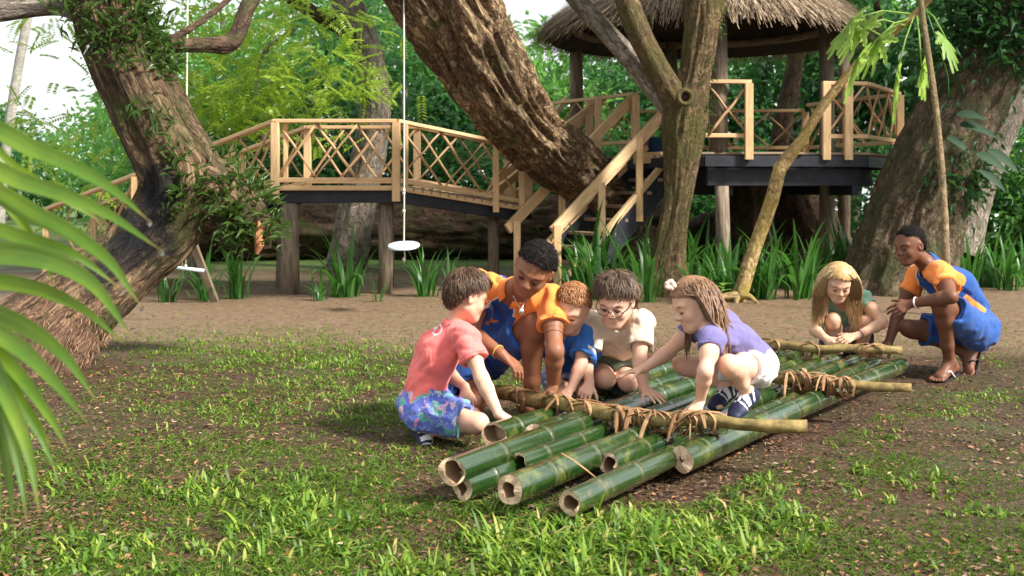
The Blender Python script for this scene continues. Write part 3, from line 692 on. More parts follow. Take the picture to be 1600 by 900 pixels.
# ------------------------------------------------------------------ trees
def trunk_me(name, ctrl, mat, n=72, step=.03, seed=0, lob=.10, ridge=.035, px=True, uvk=1.0):
    """ctrl rows: (pixel x, pixel y, depth, radius) or (x, y, z, radius)"""
    c = np.array([[*(P(a, b, d)), r] if px else [a, b, d, r] for (a, b, d, r) in ctrl], float)
    L = np.linalg.norm(np.diff(c[:, :3], axis=0), axis=1).sum(); m = max(8, int(L / step)); sp = spline(c, m); pts, rad = sp[:, :3], sp[:, 3]
    fr = frames(pts); acc = np.concatenate([[0], np.cumsum(np.linalg.norm(np.diff(pts, axis=0), axis=1))])
    A = np.linspace(0, 2 * math.pi, n + 1)
    T = np.array([f[0] for f in fr]); X = np.array([f[1] for f in fr]); Y = np.array([f[2] for f in fr])
    ca, sa = np.cos(A)[None, :, None], np.sin(A)[None, :, None]
    dirs = X[:, None] * ca + Y[:, None] * sa
    av, aa = np.meshgrid(acc, A, indexing='ij')
    q = np.stack([np.cos(aa) * 1.4, np.sin(aa) * 1.4, av * .9], -1) + seed * 5.1
    q2 = np.stack([np.cos(aa) * 5.5, np.sin(aa) * 5.5, av * 1.9], -1) + seed
    q3 = np.stack([np.cos(aa) * 12, np.sin(aa) * 12, av * 5], -1) + seed * 2
    rr = rad[:, None] * (1 + lob * fbm(q, 2, seed)) + np.minimum(rad[:, None], .5) * (ridge * 2 * (1 - 2 * np.abs(vnoise(q2, seed + 3))) + ridge * vnoise(q3, seed + 5))
    V = pts[:, None] + dirs * rr[..., None]
    # seam on the far side
    uv = np.stack([aa / (2 * math.pi) * 2 * math.pi * rad.mean() * uvk, av * uvk], -1)
    k = n + 1; i, j = np.meshgrid(np.arange(m - 1), np.arange(n), indexing='ij'); b = (i * k + j).ravel()
    F = np.stack([b, b + 1, b + k + 1, b + k], 1)
    me = mesh(name, V.reshape(-1, 3), F, mat, uv=uv.reshape(-1, 2))
    return me, V, dirs
def cap_end(parent, V, mat, name='cut_face'):
    ring = V[-1][:-1]; c = ring.mean(0); part(name, mesh(name, [c] + list(ring), [(0, 1 + i, 1 + (i + 1) % len(ring)) for i in range(len(ring))], mat, smooth=False), parent)
def leaves(pos, d, nrmv, L, w, fold=.25, droop=.15):
    """many small leaves: stalk point, direction, facing, length, width -> V, F"""
    n = len(pos); d = d / (np.linalg.norm(d, axis=1, keepdims=True) + 1e-9)
    s = np.cross(d, nrmv); s /= (np.linalg.norm(s, axis=1, keepdims=True) + 1e-9); u = np.cross(s, d)
    L = np.broadcast_to(L, (n,))[:, None]; w = np.broadcast_to(w, (n,))[:, None]
    tip = pos + d * L - u * L * droop; mid = pos + d * L * .45
    V = np.stack([pos, mid + s * w * .5 + u * w * fold, tip, mid - s * w * .5 + u * w * fold], 1).reshape(-1, 3)
    b = np.arange(n) * 4; F = np.concatenate([np.stack([b, b + 1, b + 2], 1), np.stack([b, b + 2, b + 3], 1)])
    return V, F
def crown_me(name, mat, seed, n=1900, rad=(1.7, 1.5, 1.6), leaf=.21, clumps=46, up=.35):
    g = np.random.default_rng(seed); c = g.normal(0, 1, (clumps, 3)); c /= np.linalg.norm(c, axis=1, keepdims=True); c *= g.uniform(.35, 1, (clumps, 1)) ** .6
    k = g.integers(0, clumps, n); off = g.normal(0, .145, (n, 3)); p = (c[k] + off)
    out = off + c[k] * .35 + g.normal(0, .18, (n, 3)); out[:, 2] -= .12
    nv = g.normal(0, .6, (n, 3)) + np.array([0, 0, 1.0]) + c[k] * up
    V, F = leaves(p * np.array(rad), out, nv, leaf * g.uniform(.6, 1.25, n), leaf * .55 * g.uniform(.7, 1.2, n))
    return mesh(name, V, F, mat, smooth=False)
CROWNS = [crown_me('crown', L_MID, 1), crown_me('crown', L_MID, 2, 1700, (1.8, 1.5, 1.4), .25), crown_me('crown', L_DARK, 3, 2000, (1.6, 1.5, 1.7), .20), crown_me('crown', L_DARK, 4, 1700, (1.7, 1.6, 1.4), .26)]
BGT = [trunk_me('trunk', [(0, 0, -.2, .16), (.05, 0, 1.0, .13), (.12, .05, 2.2, .10), (.1, .1, 3.6, .06)], BARK_GREY, 14, .2, 1, px=False)[0], trunk_me('trunk', [(0, 0, -.2, .13), (-.12, 0, 1.1, .11), (-.05, .05, 2.4, .08), (-.2, .1, 3.4, .05)], BARK_LOG, 14, .2, 2, px=False)[0]]
def bg_tree(x, d, zc, sc, k, lab, name='broadleaf_tree', grp='trees and shrubs forming the green backdrop', cat='tree', extra=()):
    X = (x - 800) * d / FPX; rnd = random.Random(int(x * 7 + d * 13)); t = thing(name, (X, d, 0), lab, cat, grp)
    tr = part('trunk', BGT[k % 2], t, off=False); tr.scale = (sc, sc, zc / 3.0 + .1); tr.rotation_euler.z = rnd.uniform(0, 6)
    for (dx, dy, dz, s) in ((0, 0, 0, 1),) + tuple(extra):
        c = part('crown', CROWNS[k % 4], t, off=False); c.location = (dx, dy, zc + dz); c.scale = (sc * s,) * 3; c.rotation_euler = (rnd.uniform(-.3, .3), rnd.uniform(-.3, .3), rnd.uniform(0, 6.28))
    return t
def build_backdrop():
    row = [  # pixel x, depth, crown height, size, kind
        (262, 26, 3.4, .95, 0), (345, 24, 2.6, 1.0, 1), (420, 23, 2.2, .95, 2), (500, 24, 2.9, 1.05, 0), (560, 25, 4.1, 1.05, 2), (640, 23, 2.5, 1.1, 2), (690, 25, 3.9, .95, 0), (752, 24, 2.2, 1.0, 3), (835, 25, 2.9, .9, 0), (880, 24, 2.1, 1.0, 1),
        (965, 25, 2.6, 1.05, 2), (1045, 25, 2.6, 1.0, 2), (1120, 24, 2.6, 1.1, 3), (1180, 25, 3.1, 1.1, 3), (1262, 23, 2.6, 1.0, 2), (1335, 25, 3.2, 1.15, 2), (1385, 23, 4.4, 1.1, 3), (1445, 22, 3.3, 1.1, 2), (1530, 21, 3.9, 1.1, 3), (1650, 21, 2.4, .9, 2),
        (345, 29, 4.4, 1.05, 0), (455, 30, 4.9, 1.15, 0), (590, 31, 5.6, 1.2, 0), (1240, 30, 4.6, 1.25, 0), (1330, 31, 6.0, 1.2, 1), (900, 31, 4.4, 1.0, 1), (1010, 33, 4.9, 1.1, 0), (640, 30, 4.7, 1.2, 1)]
    names = ['just right of the mossy left trunk, above the ramp rail', 'behind the sloping left end of the bridge railing', 'dark, behind the leftmost bridge post', 'behind the middle of the flat bridge span', 'tall, behind the upper stem of the grey barked tree', 'dark, behind the rope of the disc swing', 'touching the left edge of the great leaning trunk near the top', 'dark, behind the right sloping span of the bridge',
        'between the leaning trunk and the left thatch edge', 'low beside the ramp rails right of the leaning trunk', 'dark, behind the railing left of the forked tree', 'showing between the limbs of the forked tree', 'dark, directly behind the stem of the forked tree', 'seen through the tree house right of the forked tree', 'dark, behind the slim brown tree in the tree house', 'behind the right front railing of the tree house', 'above the right railing, beneath the papaya-like leaves', 'dark, behind the thin sapling pole', 'dark, over the upper part of the broad right tree', 'dark, cut by the right picture edge',
        'tall and farther back, beneath the bent limb at upper left', 'tall and farther back, left of the grey barked tree top', 'tallest and farther back, right of the grey barked tree top', 'farther back, framed by the tree house posts', 'tall and farther back, right of the thatched roof', 'farther back, under the left thatch edge', 'farther back, under the middle of the thatched roof', 'tall and farther back, left of the leaning trunk top']
    for q, s in zip(row, names): bg_tree(*q, 'leafy green tree ' + s)
    low = [(215, 24, 1.0, .7, 0), (300, 22, .9, .8, 2), (390, 22, .8, .75, 3), (470, 22.5, .9, .8, 2), (545, 22, .8, .8, 3), (625, 22, .9, .8, 2), (705, 22, .8, .8, 3), (780, 21.5, .9, .75, 2), (860, 21, .9, .8, 3), (940, 21, 1.0, .8, 2), (1020, 21, .9, .8, 3), (1105, 21.5, .9, .7, 3), (1195, 22, .9, .75, 2), (1385, 20, .9, .8, 2), (1480, 19, .8, .7, 3), (1545, 18.5, .7, .6, 0), (1600, 18, .8, .65, 1), (1660, 18, 1.4, .8, 2)]
    sn = ['left of the bridge, under the ramp rail', 'under the sloping left bridge rail', 'behind the lattice left of the leftmost bridge post', 'behind the lattice right of the leftmost bridge post', 'behind the foot of the grey barked tree', 'behind the second bridge post', 'behind the lattice of the right sloping span', 'behind the lower end of the right sloping span', 'behind the ramp treads', 'behind the staircase top', 'behind the forked tree stem', 'right of the forked tree under the deck', 'under the tree house deck right of the round post', 'left of the broad right tree under the deck end', 'behind the broad right tree', 'between the broad right tree and its thinner neighbour', 'lower right, above the low boulder', 'at the right edge of the picture']
    for q, s in zip(low, sn): bg_tree(*q, 'low leafy shrub ' + s, 'leafy_shrub', 'shrubs at the foot of the thicket', 'shrub')
    far = [(20, 48, 2.2, 1.25, 2), (75, 52, 2.0, 1.2, 0), (125, 50, 1.9, 1.1, 1), (180, 46, 2.6, 1.3, 0), (-35, 45, 2.8, 1.3, 3), (210, 40, 3.6, 1.3, 0)]
    fn = ['dark, just right of the pale palm trunk', 'second from the pale palm trunk', 'midway between the pale palm and the mossy trunk', 'touching the left side of the mossy trunk', 'cut by the left picture edge', 'tallest, half hidden behind the mossy trunk']
    for q, s in zip(far, fn): bg_tree(*q, 'distant rounded tree across the lawn, ' + s, 'distant_tree', 'far trees across the lawn at left')
build_backdrop()

def epiphytes(V, dirs, sel, n, seed, L, w, mat, parent, name='epiphyte_leaves', out=.7, up=.5, bunch=6, spread=.05):
    """sprays of narrow leaves growing on a trunk; sel(points) keeps places"""
    g = np.random.default_rng(seed); Pn = V[:, :-1].reshape(-1, 3); D = dirs[:, :-1].reshape(-1, 3); k = np.where(sel(Pn, D))[0]
    c = g.choice(k, n // bunch); idx = np.repeat(c, bunch); p = Pn[idx] + g.normal(0, spread, (len(idx), 3)); dv = D[idx] * out + np.array([0, 0, up]) + g.normal(0, .55, (len(idx), 3))
    nv = g.normal(0, .5, (len(idx), 3)) + np.array([0, -.3, 1]); Vl, F = leaves(p, dv, nv, L * g.uniform(.5, 1.3, len(idx)), w * g.uniform(.7, 1.2, len(idx)), .2, .3)
    o = part(name, mesh(name, Vl, F, mat, smooth=False), parent, kind='stuff'); return o

def shade_canopy(t, base, items):  # unseen crowns above the frame, added to shade the bridge and background
    for i, (x, y, z, s, k) in enumerate(items):
        c = part('crown', CROWNS[k], t, off=False); r = ROOT[t.as_pointer()]; c.location = (x - r[0], y - r[1], z - r[2]); c.scale = (s, s, s * .7); c.rotation_euler = (0, 0, i * 1.7 + x)
def build_trees():
    # mossy leaning tree at the left
    t = thing('mossy_leaning_tree', (-3.4, 7.6, 0), 'mossy leaning tree covered in small ferns at the left, with a fibrous pink brown base', 'tree')
    me, V, D = trunk_me('trunk', [(-50, 700, 7.5, .58), (10, 610, 7.55, .48), (75, 520, 7.7, .32), (188, 420, 7.9, .225), (258, 348, 8.0, .24), (283, 282, 8.0, .255), (246, 200, 8.0, .25), (199, 100, 8.0, .235), (165, 0, 8.0, .235), (130, -110, 8.1, .24), (60, -300, 8.2, .2)], BARK_LEFT, 96, .025, 3, .14, .05)
    part('trunk', me, t)
    ppx = lambda p: (800 + p[:, 0] / p[:, 1] * FPX, HOR - (p[:, 2] - CAMH) / p[:, 1] * FPX)
    epiphytes(V, D, lambda p, d: (p[:, 2] > 1.0) & (d[:, 1] < .3) & (d[:, 0] > np.where(p[:, 2] < 1.7, .1, -.72)) & (vnoise(p * 3.2, 7) > -.0), 2100, 5, .11, .022, L_FERN, t, up=.2, out=.4)
    m2, V2, D2 = trunk_me('limb', [(268, 300, 8.0, .27), (318, 305, 8.05, .24), (362, 328, 8.1, .19), (392, 352, 8.1, .125), (404, 392, 8.1, .075)], BARK_LEFT, 56, .025, 9, .16, .06)
    lb = part('limb', m2, t)
    epiphytes(V2, D2, lambda p, d: (d[:, 1] < .7) & (p[:, 2] > .8) & (d[:, 2] > -.55), 700, 6, .11, .022, L_FERN, t, bunch=8, spread=.06, up=.35)
    e = P(404, 372, 7.985); part('broken_wood', MB().tube([e + V3(0, 0, .12), e + V3(.008, -.004, .08), e + V3(-.004, -.006, .02), e + V3(.006, -.006, -.05), e + V3(-.012, 0, -.11)], [.008, .026, .030, .027, .010], 9, True, .7, 3).me('broken_wood', flat_mat('raw orange wood', (.36, .15, .065), .9), False), t)
    # fibrous base
    m3, V3_, D3 = trunk_me('root_fibre', [(-70, 730, 7.46, .62), (-5, 640, 7.5, .47), (48, 552, 7.62, .37), (108, 486, 7.78, .29), (140, 458, 7.85, .25)], FIBRE, 96, .025, 12, .12, .06); part('root_fibre', m3, t)
    g = np.random.default_rng(8); Pn = V3_[:, :-1].reshape(-1, 3); Dn = D3[:, :-1].reshape(-1, 3); k = g.choice(np.where(Dn[:, 1] < .5)[0], 2600); p = Pn[k] + Dn[k] * .01
    Vl, F = leaves(p, np.array([-.35, -.1, -1]) + g.normal(0, .35, (len(k), 3)) + Dn[k] * .12, Dn[k] + g.normal(0, .3, (len(k), 3)), g.uniform(.03, .09, len(k)), g.uniform(.004, .008, len(k)), .1, .1)
    part('hanging_fibre', mesh('hanging_fibre', Vl, F, leaf_mat('dry root fibre', (.22, .12, .07), (.50, .33, .20), (.4, .25, .15), .1, .8, .2), smooth=False), t, kind='stuff')
    part('limb', trunk_me('limb', [(150, 25, 8.0, .12), (110, 8, 7.95, .09), (70, 6, 7.9, .075), (0, 16, 7.8, .07), (-60, 26, 7.7, .065)], BARK_GREY, 32, .03, 4)[0], t)
    part('limb', trunk_me('limb', [(225, 85, 8.0, .09), (262, 73, 8.1, .05), (318, 70, 8.3, .048), (357, 68, 8.5, .062), (374, 48, 8.6, .060), (385, 15, 8.7, .058), (402, -30, 8.8, .06), (430, -200, 9.0, .05)], BARK_LOG, 32, .03, 5)[0], t)
    part('limb', trunk_me('limb', [(238, 78, 8.05, .04), (285, 52, 8.2, .026), (330, 22, 8.4, .022), (365, -8, 8.6, .02)], BARK_LOG, 20, .03, 6)[0], t)
    shade_canopy(t, 0, ((-4.6, 10.5, 5.6, 1.3, 2), (-5.5, 11.5, 6.0, 1.2, 3)))
    # grey tree behind the bridge
    t = thing('grey_barked_tree', P(560, 415, 17.5) * V3(1, 1, 0), 'grey barked tree rising behind the footbridge railing', 'tree')
    part('trunk', trunk_me('trunk', [(540, 430, 17.5, .32), (556, 330, 17.4, .26), (577, 240, 17.3, .235), (586, 160, 17.2, .215), (574, 80, 17.1, .20), (548, 20, 17.0, .20), (520, -50, 17.0, .20), (480, -220, 17.0, .16)], BARK_GREY, 64, .05, 11, .10, .04)[0], t)
    part('limb', trunk_me('limb', [(566, 62, 17.05, .15), (540, 48, 16.9, .115), (500, 25, 16.7, .10), (462, 2, 16.5, .09), (430, -25, 16.4, .085)], BARK_LOG, 32, .05, 12)[0], t)
    part('limb', trunk_me('limb', [(402, 160, 16.8, .02), (400, 120, 16.9, .03), (415, 80, 17.0, .035), (460, 45, 17.0, .04)], BARK_GREY, 16, .05, 13)[0], t)
    spray = []
    g = np.random.default_rng(21)
    for (x, y, rx, rz, n) in ((318, 45, .42, .30, 46), (352, 130, .45, .35, 64), (395, 150, .5, .35, 60), (420, 60, .5, .4, 56), (455, 120, .5, .35, 60), (300, 160, .3, .25, 26), (340, 175, .4, .22, 40), (405, 170, .4, .2, 46), (520, 100, .35, .4, 38), (535, 150, .25, .3, 24), (480, 30, .6, .3, 40), (560, 95, .2, .3, 12), (600, 130, .2, .3, 12), (95, 40, .5, .3, 22), (40, 95, .3, .25, 12), (30, 185, .3, .15, 10), (235, 120, .3, .3, 18), (250, 45, .3, .3, 18), (140, 245, .5, .25, 20), (110, 300, .4, .2, 12), (70, 180, .3, .12, 8), (270, 20, .5, .3, 26)):
        c = P(x, y, 15.6)
        for _ in range(n):
            b = c + g.normal(0, 1, 3) * V3(rx, .5, rz); dd = nrm(g.normal(0, 1, 3) * V3(1, 1, .4) + V3(0, -.2, -.35)); sdv = nrm(np.cross(dd, V3(0, 0, 1) + g.normal(0, .3, 3))); Lr = g.uniform(.2, .36)
            for q in range(9):
                for sg in (-1, 1): spray.append((b + dd * Lr * q / 8 - V3(0, 0, .06) * (q / 8) ** 2, dd * .5 + sdv * sg))
    sp = np.array([a for a, _ in spray]); dv = np.array([b for _, b in spray]); Vl, F = leaves(sp, dv, np.tile(V3(0, -.3, 1), (len(sp), 1)) + g.normal(0, .3, sp.shape), .085, .036, .1, .2)
    part('crown', mesh('crown', Vl, F, L_YEL, smooth=False), t)
    # great leaning trunk in the middle
    t = thing('great_leaning_trunk', (.9, 14.2, 0), 'massive ridged brown trunk leaning across the picture above the bridge end', 'tree')
    part('trunk', trunk_me('trunk', [(470, -380, 10.8, .42), (570, -190, 11.0, .44), (650, -70, 11.2, .43), (697, 0, 11.4, .42), (738, 75, 11.8, .405), (786, 152, 12.35, .375), (838, 215, 13.4, .345), (895, 262, 14.4, .335), (952, 320, 15.2, .34), (985, 400, 15.4, .45)], BARK_MAIN, 160, .02, 15, .10, .075)[0], t)
    part('burl', trunk_me('burl', [(712, 142, 11.85, .03), (716, 146, 11.8, .07), (728, 150, 11.85, .10), (750, 160, 12.0, .1)], BARK_MAIN, 24, .02, 16, .2)[0], t)
    shade_canopy(t, 0, ((-1.0, 12.6, 8.6, 1.6, 2), (.4, 13.8, 9.0, 1.6, 2)))
    # forked tree by the stairs
    t = thing('forked_tree', P(1052, 455, 13) * V3(1, 1, 0), 'forked mossy tree with a round knot hole beside the top of the stairs', 'tree')
    me, V, D = trunk_me('trunk', [(1034, 478, 13.0, .36), (1042, 405, 13.0, .185), (1051, 352, 13.0, .145), (1058, 308, 13.0, .14), (1066, 240, 13.0, .19), (1072, 185, 13.0, .235), (1087, 120, 13.0, .175), (1098, 45, 13.0, .175), (1106, -30, 13.0, .20), (1125, -160, 13.1, .17), (1135, -330, 13.2, .14)], BARK_FORK, 72, .025, 18, .20, .06); part('trunk', me, t)
    epiphytes(V, D, lambda p, d: (p[:, 2] > 1.6) & (d[:, 0] > .0) & (vnoise(p * 4, 5) > .0), 420, 9, .075, .012, L_FERN, t, up=-.3, spread=.03)
    part('limb', trunk_me('limb', [(1078, 185, 13.0, .17), (1052, 150, 12.95, .15), (1024, 100, 12.9, .13), (998, 50, 12.9, .125), (980, 0, 12.9, .125), (965, -60, 12.9, .12), (940, -190, 12.8, .10), (925, -330, 12.7, .08)], BARK_FORK, 40, .025, 19)[0], t)
    part('limb', trunk_me('limb', [(1058, 178, 13.1, .13), (1022, 140, 13.15, .115), (985, 92, 13.2, .115), (940, 42, 13.2, .105), (895, -8, 13.2, .105), (850, -70, 13.2, .1), (780, -190, 13.2, .08), (730, -320, 13.2, .06)], BARK_GREY, 40, .025, 20)[0], t)
    c = P(1070, 152, 12.70); rg = [c + V3(math.cos(a) * .072, -.02, math.sin(a) * .078) for a in np.linspace(0, 2 * math.pi, 19)]
    part('knot_ring', MB().tube(rg, .03, 9, False).me('knot_ring', BARK_FORK, True), t)
    part('knot_hole', MB().tube([c + V3(0, -.012, 0), c + V3(0, .1, 0)], [.062, .05], 18).me('knot_hole', flat_mat('dark knot disc', (.02, .012, .01), .9), True), t)  # solid near-black disc closing the knot ring
    shade_canopy(t, 0, ((1.8, 14.5, 9.4, 1.5, 3), (1.5, 17.0, 8.6, 1.6, 3)))
    # big right hand tree
    t = thing('broad_buttressed_tree', P(1420, 460, 13.4) * V3(1, 1, 0), 'broad ridged tree leaning right behind the man at the right edge', 'tree')
    me, V, D = trunk_me('trunk', [(1392, 500, 13.4, 0.722), (1412, 420, 13.4, 0.596), (1432, 345, 13.4, 0.528), (1462, 255, 13.4, 0.469), (1508, 160, 13.4, 0.424), (1565, 60, 13.4, 0.397), (1625, -50, 13.4, 0.397)], BARK_BIG, 110, .03, 23, .10, .045); part('trunk', me, t)
    epiphytes(V, D, lambda p, d: (p[:, 2] > 2.75) & (d[:, 1] < .6), 3000, 11, .15, .06, L_VINE, t, up=-.2, spread=.22); epiphytes(V, D, lambda p, d: (p[:, 2] > 1.0) & (d[:, 1] < .4) & (vnoise(p * 2.2, 3) > .25), 500, 12, .12, .05, L_VINE, t, up=-.4, spread=.10)
    part('limb', trunk_me('limb', [(1500, 400, 14.2, .24), (1520, 330, 14.3, .19), (1548, 250, 14.4, .17), (1580, 170, 14.5, .16), (1610, 90, 14.6, .15)], BARK_GREY, 40, .04, 24)[0], t)
    for i, (x, y, d, L, a) in enumerate(((1500, 195, 12.7, .32, -.3), (1525, 240, 12.8, .34, .2), (1530, 265, 12.75, .30, .5), (1495, 180, 12.7, .30, -.6), (1545, 235, 13.0, .34, .4), (1520, 200, 12.8, .25, -.1), (1480, 215, 12.7, .26, .3))):
        me = broad_leaf(P(x, y, d), nrm(V3(math.cos(a), -.3, -math.sin(a) * .6 - .2)), L, L * .48, L_PHIL, nr=V3(-.2, -1, .8)); part('broad_leaf', me, t)
    shade_canopy(t, 0, ((7.4, 14.8, 5.6, 1.4, 2), (5.6, 17.2, 7.0, 1.6, 3)))
    # lichen covered slanting tree (papaya like leaves)
    t = thing('slanting_thin_tree', G(1152, 468), 'thin yellow lichened tree slanting right with a kink, in front of the tree house', 'tree')
    part('trunk', trunk_me('trunk', [(1140, 478, 12.2, 0.119), (1155, 462, 12.2, 0.083), (1178, 390, 12.2, 0.070), (1203, 320, 12.15, 0.069), (1216, 272, 12.1, 0.064), (1223, 256, 12.1, 0.069), (1255, 215, 12.0, 0.052), (1290, 160, 11.9, 0.046), (1345, 95, 11.8, 0.041), (1400, 48, 11.7, 0.036), (1440, 12, 11.6, 0.032), (1470, -20, 11.5, 0.028)], BARK_PAP, 40, .025, 27, .10, .03)[0], t)
    for (x0, y0, x1, y1, x2, y2) in ((1150, 462, 1128, 464, 1108, 476), (1158, 462, 1172, 464, 1186, 476), (1152, 464, 1150, 470, 1148, 482)):
        part('root', trunk_me('root', [(x0, y0, 12.1, .05), (x1, y1, 12.05, .03), (x2, y2, 12.0, .012)], BARK_PAP, 20, .03, 28)[0], t)
    for i, (x, y, tx, ty, sz) in enumerate(((1415, 40, 1345, 40, .42), (1420, 30, 1372, 62, .40), (1425, 25, 1340, 92, .40), (1430, 20, 1400, 120, .42), (1432, 18, 1440, 105, .34), (1440, 10, 1478, 60, .3), (1428, 22, 1330, 30, .36), (1385, 60, 1322, 45, .34))):
        a, b = P(x, y, 11.65), P(tx, ty, 11.3); lf = papaya_leaf(a, b, sz, i); part('lobed_leaf', lf, t)
    a, b = P(1447, 15, 11.5), P(1480, 115, 11.4); part('vine', MB().tube(spline([a, P(1462, 60, 11.4), b, P(1482, 150, 11.4)], 12), .006, 6).me('vine', L_LILY, True), t)
    t = thing('thin_sapling', G(1476, 480), 'bare straight sapling pole standing behind the man at the right', 'sapling')
    part('stem', trunk_me('stem', [(1478, 482, 10.9, .04), (1478, 400, 10.9, .036), (1472, 280, 10.95, .032), (1462, 170, 11.0, .03), (1448, 70, 11.05, .028), (1438, -10, 11.1, .026), (1425, -200, 11.2, .02)], BARK_THIN, 20, .04, 31)[0], t)
    t = thing('slim_background_tree', P(1225, 420, 18.5) * V3(1, 1, 0), 'slim brown tree standing behind the tree house deck railing', 'tree')
    part('trunk', trunk_me('trunk', [(1205, 420, 18.5, .26), (1212, 300, 18.4, .17), (1222, 200, 18.3, .15), (1240, 110, 18.2, .13), (1250, 40, 18.1, .12), (1258, -30, 18, .12)], BARK_LOG, 36, .05, 33)[0], t)
    t = thing('pale_coconut_palm', P(0, 390, 30) * V3(1, 1, 0), 'pale slim palm trunk far off at the left edge', 'palm tree')
    part('trunk', trunk_me('trunk', [(-4, 400, 30, .16), (2, 300, 30, .13), (14, 200, 30, .125), (28, 110, 30, .12), (44, 20, 30, .115), (52, -60, 30, .11)], BARK_PALM, 24, .08, 35, .03, .01)[0], t)


    t = thing('fallen_trunk', (-1.2, 20, 0), 'huge dark fallen trunk lying on the ground under the footbridge', 'log')
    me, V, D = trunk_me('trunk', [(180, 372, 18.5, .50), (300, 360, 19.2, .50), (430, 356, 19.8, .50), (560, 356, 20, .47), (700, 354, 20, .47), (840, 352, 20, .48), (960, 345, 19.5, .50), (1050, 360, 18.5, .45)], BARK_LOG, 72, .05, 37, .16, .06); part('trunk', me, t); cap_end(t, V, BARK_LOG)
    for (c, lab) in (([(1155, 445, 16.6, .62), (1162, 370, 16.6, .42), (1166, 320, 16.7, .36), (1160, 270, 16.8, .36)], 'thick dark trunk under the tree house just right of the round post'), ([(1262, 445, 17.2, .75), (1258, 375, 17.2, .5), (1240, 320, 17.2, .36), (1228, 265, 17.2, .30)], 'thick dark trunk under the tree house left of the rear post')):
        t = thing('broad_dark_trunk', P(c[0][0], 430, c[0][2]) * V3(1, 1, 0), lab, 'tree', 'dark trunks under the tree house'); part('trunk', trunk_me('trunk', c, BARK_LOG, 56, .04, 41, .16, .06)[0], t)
    # boulders and buttress roots under the tree house
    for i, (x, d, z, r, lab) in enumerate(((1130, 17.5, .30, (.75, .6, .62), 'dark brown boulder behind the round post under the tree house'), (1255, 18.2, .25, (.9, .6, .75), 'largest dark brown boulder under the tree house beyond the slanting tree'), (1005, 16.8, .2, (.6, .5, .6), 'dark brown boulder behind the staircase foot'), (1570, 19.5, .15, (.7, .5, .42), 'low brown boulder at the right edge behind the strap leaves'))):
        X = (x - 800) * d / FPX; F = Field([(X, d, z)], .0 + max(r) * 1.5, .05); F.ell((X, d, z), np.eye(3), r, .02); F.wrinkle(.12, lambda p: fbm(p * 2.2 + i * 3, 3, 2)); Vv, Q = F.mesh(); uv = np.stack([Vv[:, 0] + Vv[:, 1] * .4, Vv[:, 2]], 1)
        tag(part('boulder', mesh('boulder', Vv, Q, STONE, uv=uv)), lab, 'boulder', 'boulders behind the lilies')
def broad_leaf(p, d, L, w, mat, n=9, droop=.35, nr=(0, 0, 1)):
    d = nrm(d); s = nrm(np.cross(d, nr)); u = np.cross(s, d); V, F, U = [], [], []
    for i in range(n):
        t = i / (n - 1); ww = w * (math.sin(math.pi * min(1, t * .92 + .06)) ** .75) * (1 - .35 * t) ; c = p + d * L * t - V3(0, 0, 1) * droop * L * t * t
        for k in (-1, -.5, 0, .5, 1): V.append(c + s * ww * .5 * k + u * (abs(k) * ww * .12)); U.append((k * w, t * L))
    F = [(i*5+k, i*5+k+1, (i+1)*5+k+1, (i+1)*5+k) for i in range(n - 1) for k in range(4)]
    return mesh('broad_leaf', V, F, mat, uv=U)
def papaya_leaf(a, b, sz, seed):
    """stalk from a to b, then a deeply lobed hanging blade"""
    rnd = random.Random(seed); mb = MB().tube([a, lerp(a, b, .5) + V3(0, 0, .06), b], .008, 6); ax = nrm(b - a); s = nrm(np.cross(ax, V3(0, .6, 1))); dn = nrm(ax * .55 + V3(0, -.15, -.75)); nn = nrm(np.cross(s, dn))
    for k in range(7):
        an = (k - 3) * .55; d = nrm(dn * math.cos(an) + s * math.sin(an)); e = nrm(np.cross(d, nn)); L = sz * (1 - .08 * abs(k - 3)) * rnd.uniform(.85, 1.1)
        pr = [(.0, .03), (.22, .09), (.38, .16), (.46, .07), (.60, .17), (.70, .06), (.84, .08), (1.0, .005)]; V, F, U = [], [], []
        for (t, w) in pr:
            c = b + d * L * t - V3(0, 0, 1) * .18 * L * t * t
            for g in (-1, 0, 1): V.append(c + e * w * sz * g + nn * (-.02 * abs(g))); U.append((g * .05, t * L))
        F = [(i*3+q, i*3+q+1, (i+1)*3+q+1, (i+1)*3+q) for i in range(len(pr) - 1) for q in range(2)]; mb.add(V, F, U)
    return mb.me('lobed_leaf', L_PAPA, True)
build_trees()
